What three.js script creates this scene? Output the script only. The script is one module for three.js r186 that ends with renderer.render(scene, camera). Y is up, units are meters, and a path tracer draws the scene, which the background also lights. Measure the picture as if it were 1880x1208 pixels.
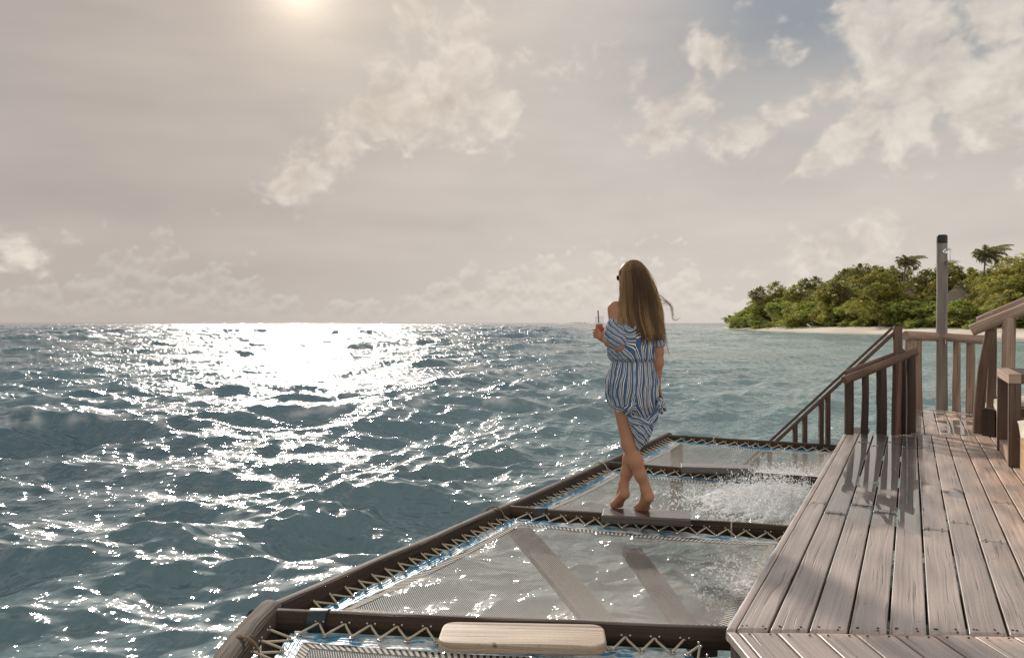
import * as THREE from 'three';
import { mergeGeometries } from 'three/addons/utils/BufferGeometryUtils.js';

// ---------------------------------------------------------------- camera, sky, sun, exposure
const scene = new THREE.Scene();
const camera = new THREE.PerspectiveCamera(43.87, 1880 / 1208, 0.05, 60000);
camera.position.set(0, 2.4, 0);
camera.rotation.x = -0.00667;
const renderer = new THREE.WebGLRenderer();
renderer.toneMapping = THREE.LinearToneMapping;
renderer.toneMappingExposure = 1.1;
renderer.shadowMap.enabled = true;
const RAD = Math.PI / 180, SUN_AZ = -14.7 * RAD, SUN_EL = 22.0 * RAD;
const SUN = new THREE.Vector3(Math.cos(SUN_EL) * Math.sin(SUN_AZ), Math.sin(SUN_EL), -Math.cos(SUN_EL) * Math.cos(SUN_AZ));
const sun = new THREE.DirectionalLight(new THREE.Color(1.0, 0.9, 0.80), 3.4);
sun.position.copy(SUN).multiplyScalar(60);
sun.castShadow = true; sun.shadow.radius = 7;
Object.assign(sun.shadow.camera, { left: -15, right: 15, top: 15, bottom: -15, near: 1, far: 150 });
sun.shadow.mapSize.set(2048, 2048);
scene.add(sun, sun.target);

// ---------------------------------------------------------------- random numbers and noise
function rng(seed) { let a = seed >>> 0; return () => { a = (a + 0x6D2B79F5) >>> 0; let t = Math.imul(a ^ (a >>> 15), 1 | a); t = (t + Math.imul(t ^ (t >>> 7), 61 | t)) ^ t; return ((t ^ (t >>> 14)) >>> 0) / 4294967296; }; }
const PERM = new Uint8Array(512), GX = new Float32Array(256), GY = new Float32Array(256), GZ = new Float32Array(256);
{
  const r = rng(77), p = [...Array(256).keys()];
  for (let i = 255; i > 0; i--) { const j = Math.floor(r() * (i + 1)); [p[i], p[j]] = [p[j], p[i]]; }
  for (let i = 0; i < 512; i++) PERM[i] = p[i & 255];
  for (let i = 0; i < 256; i++) { const z = r() * 2 - 1, a = r() * Math.PI * 2, q = Math.sqrt(1 - z * z); GX[i] = q * Math.cos(a); GY[i] = q * Math.sin(a); GZ[i] = z; }
}
const fade = (t) => t * t * t * (t * (t * 6 - 15) + 10), lerp = (a, b, t) => a + (b - a) * t, clamp = (x, a = 0, b = 1) => Math.min(b, Math.max(a, x));
const smooth = (a, b, x) => { const t = clamp((x - a) / (b - a)); return t * t * (3 - 2 * t); };
function noise(x, y, z = 0) {
  const xi = Math.floor(x), yi = Math.floor(y), zi = Math.floor(z), fx = x - xi, fy = y - yi, fz = z - zi, X = xi & 255, Y = yi & 255, Z = zi & 255;
  const u = fade(fx), v = fade(fy), w = fade(fz), A = PERM[X] + Y, B = PERM[X + 1] + Y, AA = PERM[A & 511] + Z, AB = PERM[(A + 1) & 511] + Z, BA = PERM[B & 511] + Z, BB = PERM[(B + 1) & 511] + Z;
  const g = (h, a, b, c) => { const k = PERM[h & 511]; return GX[k] * a + GY[k] * b + GZ[k] * c; };
  return 1.5 * lerp(lerp(lerp(g(AA, fx, fy, fz), g(BA, fx - 1, fy, fz), u), lerp(g(AB, fx, fy - 1, fz), g(BB, fx - 1, fy - 1, fz), u), v), lerp(lerp(g(AA + 1, fx, fy, fz - 1), g(BA + 1, fx - 1, fy, fz - 1), u), lerp(g(AB + 1, fx, fy - 1, fz - 1), g(BB + 1, fx - 1, fy - 1, fz - 1), u), v), w);
}
function fbm(x, y, z = 0, oct = 5, gain = 0.5) { let s = 0, a = 1, n = 0; for (let i = 0; i < oct; i++) { s += a * noise(x, y, z + i * 7.3); n += a; a *= gain; x *= 2.03; y *= 2.03; z *= 2.03; } return s / n; }

// ---------------------------------------------------------------- sky: hazy tropical afternoon with broken cumulus
{
  const W = 4096, H = 2048, data = new Float32Array(W * H * 4), r = rng(5);
  // cloud banks: azimuth, elevation, half widths (degrees), tilt, strength
  const banks = [
    [-14.6, 9.6, 2.4, 1.3, 0.5, 0.9], [-12.0, 11.8, 2.4, 1.4, 0.6, 0.95], [-9.6, 14.0, 2.7, 1.7, 0.5, 1.05], [-6.6, 15.2, 3.2, 2.3, 0.3, 1.15], [-3.6, 16.2, 2.9, 2.6, 0.4, 1.1], [-1.4, 14.6, 1.9, 1.8, 0.2, 1.0], [-3.2, 19.6, 3.0, 1.8, 0.3, 0.8], [-6.6, 20.2, 1.8, 1.6, 0.2, 0.75],
    [10.6, 13.6, 1.9, 2.2, 0.4, 0.9], [12.4, 14.9, 1.7, 1.6, 0.9, 0.85], [14.2, 17.6, 1.5, 2.4, 1.0, 0.8], [15.4, 12.6, 2.8, 1.1, 0.2, 0.9], [17.6, 13.4, 2.3, 1.2, 0.3, 0.8], [18.6, 17.4, 1.1, 1.6, 0.6, 0.6], [9.2, 15.8, 1.3, 1.6, 0.3, 0.45],
    [22.4, 12.0, 3.2, 1.3, 0.5, 0.95], [26.0, 13.4, 3.6, 2.0, 0.4, 1.0], [26.4, 17.0, 2.6, 2.9, 0.5, 1.1], [24.0, 18.6, 2.0, 2.4, 0.4, 1.0], [31.0, 13.6, 3.6, 2.0, 0.3, 1.05], [30.0, 18.5, 3.4, 2.4, 0.3, 0.85], [22.0, 15.2, 2.2, 1.6, 0.5, 0.6], [4.5, 17.5, 2.2, 1.8, 0.3, 0.5], [-31.0, 4.6, 3.0, 1.6, 0.1, 0.55], [20.5, 4.6, 2.4, 1.6, 0.2, 0.75], [23.5, 5.2, 2.4, 1.5, 0.1, 0.7], [17.5, 3.6, 2.0, 1.2, 0.1, 0.6], [35.0, 12.6, 4.6, 2.6, 0.2, 1.05], [29.4, 10.4, 5.0, 1.0, 0.1, 0.5],
  ];
  for (let i = 0; i < 120; i++) {                                    // the same kind of banks all the way round
    const az = 42 + r() * 276, el = 8 + r() * 52, s = 1 + el / 30;
    for (let k = 0; k < 3; k++) banks.push([az + (r() - 0.5) * 9 * s, el + (r() - 0.5) * 5 * s, (1.6 + r() * 2.6) * s, (1.2 + r() * 1.6) * s, r() * 0.6, 0.6 + r() * 0.5]);
  }
  for (const b of banks) b.push(Math.cos(b[4]), Math.sin(b[4]), 3.2 * Math.max(b[2], b[3]));
  const cols = [...Array(360)].map((_, d) => banks.filter((b) => { let q = Math.abs(((d - b[0]) % 360 + 540) % 360 - 180); return q < b[8] / Math.cos(Math.min(75, b[1]) * RAD) + 2; }));
  for (let row = H / 2; row < H; row++) {
    const el = ((row + 0.5) / H - 0.5) * Math.PI, ed = el / RAD, y = Math.sin(el), ce = Math.cos(el);
    for (let col = 0; col < W; col++) {
      if ((col < W * 0.13 || col > W * 0.37 || ed > 40) && ((row - H / 2) % 3 || col % 3)) { const o = (row * W + col) * 4, p = ((row - (row - H / 2) % 3) * W + col - col % 3) * 4; for (let c = 0; c < 4; c++) data[o + c] = data[p + c]; continue; }
      const th = ((col + 0.5) / W - 0.5) * 2 * Math.PI, x = Math.cos(th) * ce, z = Math.sin(th) * ce;
      let az = (th + Math.PI / 2) / RAD; if (az > 180) az -= 360;
      const ang = Math.acos(clamp(x * SUN.x + y * SUN.y + z * SUN.z, -1, 1)) / RAD;
      // air: warm haze low and round the sun, greyer blue high and away from it
      const blue = clamp(smooth(7, 20, ed) * smooth(14, 34, ang) * (0.95 + 0.7 * fbm(x * 3, y * 5, z * 3, 2)), 0, 1);
      const near = Math.exp(-ang / 30), side = Math.max(smooth(-27, 12, az), smooth(-62, -135, az));
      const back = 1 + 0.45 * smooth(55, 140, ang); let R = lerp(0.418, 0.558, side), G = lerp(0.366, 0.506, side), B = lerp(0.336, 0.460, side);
      R = lerp(R, 0.265, blue); G = lerp(G, 0.294, blue); B = lerp(B, 0.330, blue);
      const hz = Math.exp(-ed / 4) * 0.045; R += hz; G += hz; B += hz * 0.9;
      const glow = 0.8 * Math.exp(-((ang / 1.8) ** 1.2)) + 0.17 * Math.exp(-ang / 6.5) + 0.03 * near;
      R += glow * 1.0; G += glow * 0.83; B += glow * 0.60;
      // faint layered veils
      const st = fbm(az * 0.045 + 3, ed * 0.34, 1.7, 4), veil = (st * 0.13 + 0.10 * fbm(x * 7 + 2, y * 20, z * 7, 5)) * smooth(0.5, 5, ed);
      R *= 1 + veil; G *= 1 + veil; B *= 1 + veil * 0.9;
      // cumulus banks
      let m = 0;
      for (const b of cols[(Math.round(az) % 360 + 360) % 360]) {
        let da = az - b[0]; da -= 360 * Math.round(da / 360); da *= ce; const de = ed - b[1];
        const p = (da * b[6] + de * b[7]) / b[2], q = (-da * b[7] + de * b[6]) / b[3], e = p * p + q * q;
        if (e < 9) m = Math.max(m, b[5] * Math.exp(-e * 0.55)) + 0.12 * b[5] * Math.exp(-e);
      }
      const k = 11 / (0.75 + 0.6 * y);
      if (m > 0.02) {
        const wx = fbm(x * k, y * k * 1.2, z * k, 3), wy = fbm(x * k + 9, y * k * 1.2, z * k + 5, 3);
        const f = fbm(x * k * 1.6 + wx * 0.6, y * k * 2.0 + wy * 0.6, z * k * 1.6, 8, 0.62), bil = 1 - 2.2 * Math.abs(noise(x * k * 3.1 + wx, y * k * 3.7, z * k * 3.1));
        const d = clamp(m, 0, 1.15) * 1.08 + f * 1.12 + bil * 0.14 - 0.48, a = 0.92 * Math.pow(smooth(-0.05, 0.56, d), 1.1) * (0.82 + 0.45 * f);
        const up = fbm((x + SUN.x * 0.02) * k * 1.6 + wx * 0.6, (y + SUN.y * 0.03) * k * 2.0 + wy * 0.6, (z + SUN.z * 0.02) * k * 1.6, 6, 0.62), sh = clamp(0.34 + 1.15 * (up - f) + 0.22 * wx + 0.25 * smooth(0.4, 1.1, d), 0, 1), warm = Math.exp(-ang / 16);
        const cr = lerp(0.74, 0.490, sh) + 0.02 * warm, cg = lerp(0.672, 0.432, sh) - 0.006 * warm, cb = lerp(0.595, 0.382, sh) - 0.03 * warm;
        const aa = clamp(a, 0, 0.95); R = lerp(R, cr, aa); G = lerp(G, cg, aa); B = lerp(B, cb, aa);
      }
      // distant cumulus standing on the horizon
      if (ed < 10) {
        const pr = fbm(az * 0.055 + 11, 2.2, 4.4, 3), top = 1.9 + 5.2 * smooth(-0.1, 0.45, pr) + 2.6 * Math.exp(-(((az - 21) / 5) ** 2)) + 2.0 * Math.exp(-(((az + 31) / 4) ** 2));
        const f = fbm(az * 0.55 + 20, ed * 0.75, 3.1, 7, 0.55), bl = 1 - 2.4 * Math.abs(noise(az * 1.1 + 5, ed * 1.5, 8.2)), b2 = 1 - 2.4 * Math.abs(noise(az * 2.5, ed * 3.3, 2.2));
        const d = (top - ed) / top * 0.95 + f * 1.0 + bl * 0.13 + b2 * 0.07 - 0.42, a = smooth(0, 0.20, d) * 0.72 * smooth(-0.2, 1.6, ed);
        const up = fbm(az * 0.55 + 20, (ed + 0.35) * 0.75, 3.1, 5, 0.55) - f, sh = clamp(0.42 + 1.3 * up - 0.22 * bl, 0, 1), dim = lerp(0.80, 1.04, side);
        R = lerp(R, lerp(0.695, 0.505, sh) * dim, a); G = lerp(G, lerp(0.630, 0.448, sh) * dim, a); B = lerp(B, lerp(0.562, 0.400, sh) * dim, a);
      }
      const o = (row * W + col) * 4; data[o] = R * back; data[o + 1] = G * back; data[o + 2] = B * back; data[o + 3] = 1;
    }
  }
  for (let row = 0; row < H / 2; row++) for (let col = 0; col < W; col++) { const o = (row * W + col) * 4; data[o] = 0.2; data[o + 1] = 0.22; data[o + 2] = 0.23; data[o + 3] = 1; }
  const t = new THREE.DataTexture(data, W, H, THREE.RGBAFormat, THREE.FloatType);
  t.mapping = THREE.EquirectangularReflectionMapping; t.magFilter = t.minFilter = THREE.LinearFilter; t.needsUpdate = true;
  scene.background = t; scene.environment = t;
}

// ---------------------------------------------------------------- helpers
const taken = {};
function numbered(name) { const n = (taken[name] = (taken[name] ?? -1) + 1); return n ? `${name}_${String(n).padStart(3, '0')}` : name; }
function shade(o) { o.traverse((c) => { if (c.isMesh) { c.castShadow = true; c.receiveShadow = true; } }); return o; }
function tag(o, label, category, group, kind) {
  const u = (o.userData = {}); if (label) u.label = label; if (category) u.category = category; if (group) u.group = group; if (kind) u.kind = kind; return o;
}
function thing(name, label, category, pos = [0, 0, 0], group) { const g = new THREE.Group(); g.name = numbered(name); g.position.set(...pos); scene.add(g); return tag(g, label, category, group); }
function part(name, geo, mat, parent, kind) {
  if (Array.isArray(geo)) geo = join(geo);
  const m = new THREE.Mesh(geo, mat); m.name = parent === scene ? numbered(name) : name; m.castShadow = m.receiveShadow = true; parent.add(m); if (kind) m.userData.kind = kind; return m;
}
function join(list) {
  const any = list.some((g) => g.index), keys = ['position', 'normal', 'uv', ...(list.every((g) => g.attributes.color) ? ['color'] : [])];
  const L = list.map((g) => { let q = g.index ? g : g; if (any && !g.index) { q = g.clone(); q.setIndex([...Array(g.attributes.position.count).keys()]); } for (const k of Object.keys(q.attributes)) if (!keys.includes(k)) q.deleteAttribute(k); return q; });
  return mergeGeometries(L, false);
}
const V = (x, y, z) => new THREE.Vector3(x, y, z);
function makeGeo(pos, idx, uv, col) {
  const g = new THREE.BufferGeometry();
  g.setAttribute('position', new THREE.Float32BufferAttribute(pos, 3)); if (uv) g.setAttribute('uv', new THREE.Float32BufferAttribute(uv, 2)); if (col) g.setAttribute('color', new THREE.Float32BufferAttribute(col, 3));
  g.setIndex(idx); g.computeVertexNormals(); return g;
}
// a tube through points with a radius per point; uv in metres; closed ends; lumpy(i, a) scales the radius
function tube(pts, rad, sides = 8, lumpy, caps = true, uvo = 0, flat = 1) {
  const P = pts.map((p) => (p.isVector3 ? p : V(...p))), n = P.length, pos = [], uv = [], idx = [], t = V(), a = V(), b = V(); let len = uvo, up = null;
  for (let i = 0; i < n; i++) {
    t.subVectors(P[Math.min(i + 1, n - 1)], P[Math.max(i - 1, 0)]).normalize();
    if (!up) { up = Math.abs(t.y) > 0.9 ? V(1, 0, 0) : V(0, 1, 0); }
    a.copy(up).addScaledVector(t, -up.dot(t)).normalize(); up = a.clone(); b.crossVectors(t, a);
    if (i) len += P[i].distanceTo(P[i - 1]);
    const R = typeof rad === 'number' ? rad : typeof rad === 'function' ? rad(i / (n - 1)) : rad[i];
    for (let k = 0; k <= sides; k++) {
      const an = (k / sides) * Math.PI * 2, q = R * (lumpy ? lumpy(len, an) : 1), c = Math.cos(an) * q * flat, s = Math.sin(an) * q;
      pos.push(P[i].x + a.x * c + b.x * s, P[i].y + a.y * c + b.y * s, P[i].z + a.z * c + b.z * s); uv.push((k / sides) * 2 * Math.PI * R + uvo * 3.1, len);
    }
  }
  const w = sides + 1;
  for (let i = 0; i < n - 1; i++) for (let k = 0; k < sides; k++) { const o = i * w + k; idx.push(o, o + w, o + 1, o + 1, o + w, o + w + 1); }
  const g = makeGeo(pos, idx, uv), N = g.attributes.normal;
  for (let i = 0; i < n; i++) { const o = i * w, e = o + sides; const x = N.getX(o) + N.getX(e), y = N.getY(o) + N.getY(e), z = N.getZ(o) + N.getZ(e), l = Math.hypot(x, y, z) || 1; N.setXYZ(o, x / l, y / l, z / l); N.setXYZ(e, x / l, y / l, z / l); }
  if (!caps) return g;
  const cap = (i, flip) => { const cp = [P[i].x, P[i].y, P[i].z], cu = [0, 0], ci = []; for (let k = 0; k <= sides; k++) { const o = (i * w + k) * 3; cp.push(pos[o], pos[o + 1], pos[o + 2]); const an = (k / sides) * 6.283; cu.push(0.04 * Math.cos(an), 0.04 * Math.sin(an)); } for (let k = 1; k <= sides; k++) flip ? ci.push(0, k, k + 1) : ci.push(0, k + 1, k); return makeGeo(cp, ci, cu); };
  return join([g, cap(0, false), cap(n - 1, true)]);
}
// a box with chamfered edges between two depths; size, centre, turn about y
function box(sx, sy, sz, x = 0, y = 0, z = 0, ry = 0, ch = 0.004) {
  const hx = sx / 2, hy = sy / 2, hz = sz / 2, c = Math.min(ch, hx * 0.45, hy * 0.45, hz * 0.45), shape = new THREE.Shape();
  shape.moveTo(-hx + c, -hy); shape.lineTo(hx - c, -hy); shape.lineTo(hx, -hy + c); shape.lineTo(hx, hy - c); shape.lineTo(hx - c, hy); shape.lineTo(-hx + c, hy); shape.lineTo(-hx, hy - c); shape.lineTo(-hx, -hy + c); shape.closePath();
  const g = new THREE.ExtrudeGeometry(shape, { depth: sz - 2 * c, bevelEnabled: true, bevelThickness: c, bevelSize: 0, bevelSegments: 1 }); g.translate(0, 0, -hz + c);
  const p = g.attributes.position, u = g.attributes.uv, nn = g.attributes.normal;      // uv in metres by the largest axis of the normal, the grain along the longest side
  const long = sx >= sy && sx >= sz ? 0 : sy >= sz ? 1 : 2;
  for (let i = 0; i < p.count; i++) { const q = [p.getX(i), p.getY(i), p.getZ(i)], ax = [0, 1, 2].filter((k) => k !== long), w = Math.abs(nn.getComponent(i, ax[0])) > Math.abs(nn.getComponent(i, ax[1])) ? ax[1] : ax[0]; u.setXY(i, q[w] + (x + z) * 0.37, q[long] + x * 1.3 + z); }
  g.rotateY(ry); g.translate(x, y, z); return g;
}
// a squared bar between two points, width w and height h
function bar(p0, p1, w, h, ch = 0.004) {
  const a = V(...p0), b = V(...p1), d = b.clone().sub(a), L = d.length(), g = box(w, h, L, 0, 0, 0, 0, ch); d.normalize();
  const right = V(0, 1, 0).cross(d).normalize(); if (right.lengthSq() < 0.01) right.set(1, 0, 0); const up = d.clone().cross(right);
  g.applyMatrix4(new THREE.Matrix4().makeBasis(right, up, d).setPosition(a.add(b).multiplyScalar(0.5))); return g;
}
const seg = (p0, p1, n, f) => [...Array(n + 1)].map((_, i) => { const t = i / n, q = V(lerp(p0[0], p1[0], t), lerp(p0[1], p1[1], t), lerp(p0[2], p1[2], t)); if (f) f(q, t); return q; });
// a peeled log: gently crooked, lumpy, with knots
function log(p0, p1, r0, r1, seed = 1, crook = 0.012, sides = 14, n) {
  const L = Math.hypot(p1[0] - p0[0], p1[1] - p0[1], p1[2] - p0[2]); n = n ?? Math.max(6, Math.ceil(L / 0.09));
  const pts = seg(p0, p1, n, (q, t) => { q.x += crook * noise(t * L * 1.3, seed * 3.7); q.y += crook * noise(t * L * 1.3, seed * 5.1 + 9) * 0.7; q.z += crook * noise(t * L * 1.3, seed * 7.9 + 4); });
  const rad = pts.map((_, i) => lerp(r0, r1, i / n) * (i === 0 || i === n ? 0.9 : 1));
  pts.splice(1, 0, pts[0].clone().lerp(pts[1], 0.1)); rad.splice(1, 0, r0); pts.splice(-1, 0, pts.at(-1).clone().lerp(pts.at(-2), 0.1)); rad.splice(-1, 0, r1);
  return tube(pts, rad, sides, (l, a) => 1 + 0.07 * noise(Math.cos(a) * 1.1 + seed, Math.sin(a) * 1.1, l * 2.2) + 0.035 * noise(Math.cos(a) * 4, Math.sin(a) * 4, l * 5 + seed), true, seed * 0.731);
}

// ---------------------------------------------------------------- textures
function texture(w, h, fn, srgb, rep) {
  const d = new Uint8Array(w * h * 4);
  for (let y = 0; y < h; y++) for (let x = 0; x < w; x++) { const c = fn((x + 0.5) / w, (y + 0.5) / h), o = (y * w + x) * 4; if (typeof c === 'number') d[o] = d[o + 1] = d[o + 2] = clamp(c) * 255; else for (let k = 0; k < 3; k++) d[o + k] = clamp(c[k]) * 255; d[o + 3] = c.length > 3 ? clamp(c[3]) * 255 : 255; }
  const t = new THREE.DataTexture(d, w, h); t.wrapS = t.wrapT = THREE.RepeatWrapping; t.magFilter = t.minFilter = THREE.LinearFilter; if (srgb) t.colorSpace = THREE.SRGBColorSpace; if (rep) t.repeat.set(...rep); t.needsUpdate = true; return t;
}
// periodic noise on the unit square
function pn(u, v, fx, fy, s = 0) { const a = u * 2 * Math.PI, b = v * 2 * Math.PI, q = fx / 6.2832, w = fy / 6.2832; return noise(Math.cos(a) * q + s * 3.1, Math.sin(a) * q + Math.cos(b) * w + s, Math.sin(b) * w + s * 1.7); }
// weathered timber: 0.5 m across by 2 m along; returns height 0..1 and tone
const woodCache = {};
function wood(seed) {
  if (woodCache[seed]) return woodCache[seed];
  const w = 512, h = 1024, H = new Float32Array(w * h), T = new Float32Array(w * h), r = rng(seed), knots = [...Array(7)].map(() => [r(), r(), 0.02 + 0.03 * r()]);
  for (let y = 0; y < h; y++) for (let x = 0; x < w; x++) {
    let u = x / w, v = y / h, k = 0;
    for (const [ku, kv, kr] of knots) { let du = (u - ku) - Math.round(u - ku), dv = ((v - kv) - Math.round(v - kv)) * 4; const d2 = (du * du + dv * dv * 0.16) / (kr * kr); u += du * 0.5 * Math.exp(-d2 * 0.6); if (d2 < 6) k = Math.max(k, Math.exp(-((du * du + dv * dv * 0.7) / (kr * kr * 0.10)))); }
    const warp = 0.02 * pn(u, v, 4, 5, seed), g = pn(u + warp, v, 70, 3, seed) * 0.5 + pn(u + warp, v, 150, 6, seed + 1) * 0.35 + pn(u + warp, v, 30, 2, seed + 2) * 0.4;
    const crack = smooth(0.42, 0.62, pn(u + warp, v, 46, 3.5, seed + 5) + 0.25 * pn(u, v, 9, 12, seed + 6));
    H[y * w + x] = clamp(0.62 + g * 0.33 - crack * 0.45 - k * 0.25); T[y * w + x] = clamp(0.5 + 0.36 * g + 0.3 * pn(u, v, 5, 5, seed + 3) + 0.14 * pn(u, v, 200, 220, seed + 8) - crack * 0.35 - k * 0.4);
  }
  return (woodCache[seed] = { w, h, H, T, at: (A, u, v) => A[Math.min(h - 1, Math.floor(v * h)) * w + Math.min(w - 1, Math.floor(u * w))], bump: (() => { const W = woodCache; return null; })() });
}
function timber(seed, dark, light, o = {}) {
  const W = wood(seed), L = new THREE.Color(...light), D = new THREE.Color(...dark), c = new THREE.Color();
  const map = texture(W.w, W.h, (u, v) => { c.copy(D).lerp(L, W.at(W.T, u, v)).convertLinearToSRGB(); return [c.r, c.g, c.b]; }, true, [2, 0.5]);
  const bump = (W.bumpTex ??= texture(W.w, W.h, (u, v) => W.at(W.H, u, v), false, [2, 0.5]));
  return new THREE.MeshPhysicalMaterial({ map, bumpMap: bump, bumpScale: o.bump ?? 0.004, roughness: o.rough ?? 0.75, vertexColors: !!o.vc, clearcoat: o.coat ?? 0, clearcoatRoughness: 0.2, specularIntensity: o.spec ?? 1 });
}
const flat = (r, g, b, rough = 0.6, o = {}) => new THREE.MeshPhysicalMaterial({ color: new THREE.Color(r, g, b), roughness: rough, ...o });
const M = {
  logDark: timber(3, [0.005, 0.0035, 0.0028], [0.088, 0.056, 0.036], { rough: 0.7, bump: 0.006, spec: 0.5 }),
  logGrey: timber(3, [0.008, 0.006, 0.0045], [0.135, 0.096, 0.064], { rough: 0.8, bump: 0.008 }),
  postPale: timber(4, [0.12, 0.076, 0.054], [0.60, 0.44, 0.335], { rough: 0.75, bump: 0.003 }),
  postMid: timber(4, [0.032, 0.019, 0.013], [0.26, 0.165, 0.112], { rough: 0.7, bump: 0.004 }),
  postDark: timber(4, [0.009, 0.0055, 0.004], [0.085, 0.050, 0.033], { rough: 0.6, bump: 0.004 }),
  benchPale: timber(6, [0.085, 0.050, 0.028], [0.80, 0.65, 0.495], { rough: 0.6, bump: 0.005 }),
  plankWet: timber(6, [0.015, 0.011, 0.009], [0.085, 0.062, 0.052], { rough: 0.4, bump: 0.001, coat: 1 }),
  ply: timber(7, [0.30, 0.19, 0.085], [0.60, 0.42, 0.23], { rough: 0.6, bump: 0.001 }),
  teak: timber(7, [0.05, 0.030, 0.020], [0.17, 0.105, 0.070], { rough: 0.5, bump: 0.002 }),
  steel: flat(0.5, 0.5, 0.5, 0.3, { metalness: 1 }), chrome: flat(0.75, 0.75, 0.75, 0.12, { metalness: 1 }), black: flat(0.012, 0.012, 0.012, 0.45), band: flat(0.035, 0.045, 0.055, 0.5, { metalness: 0.4 }),
  rope: flat(0.50, 0.42, 0.31, 0.85), ropeDark: flat(0.22, 0.15, 0.085, 0.9),
};

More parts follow.
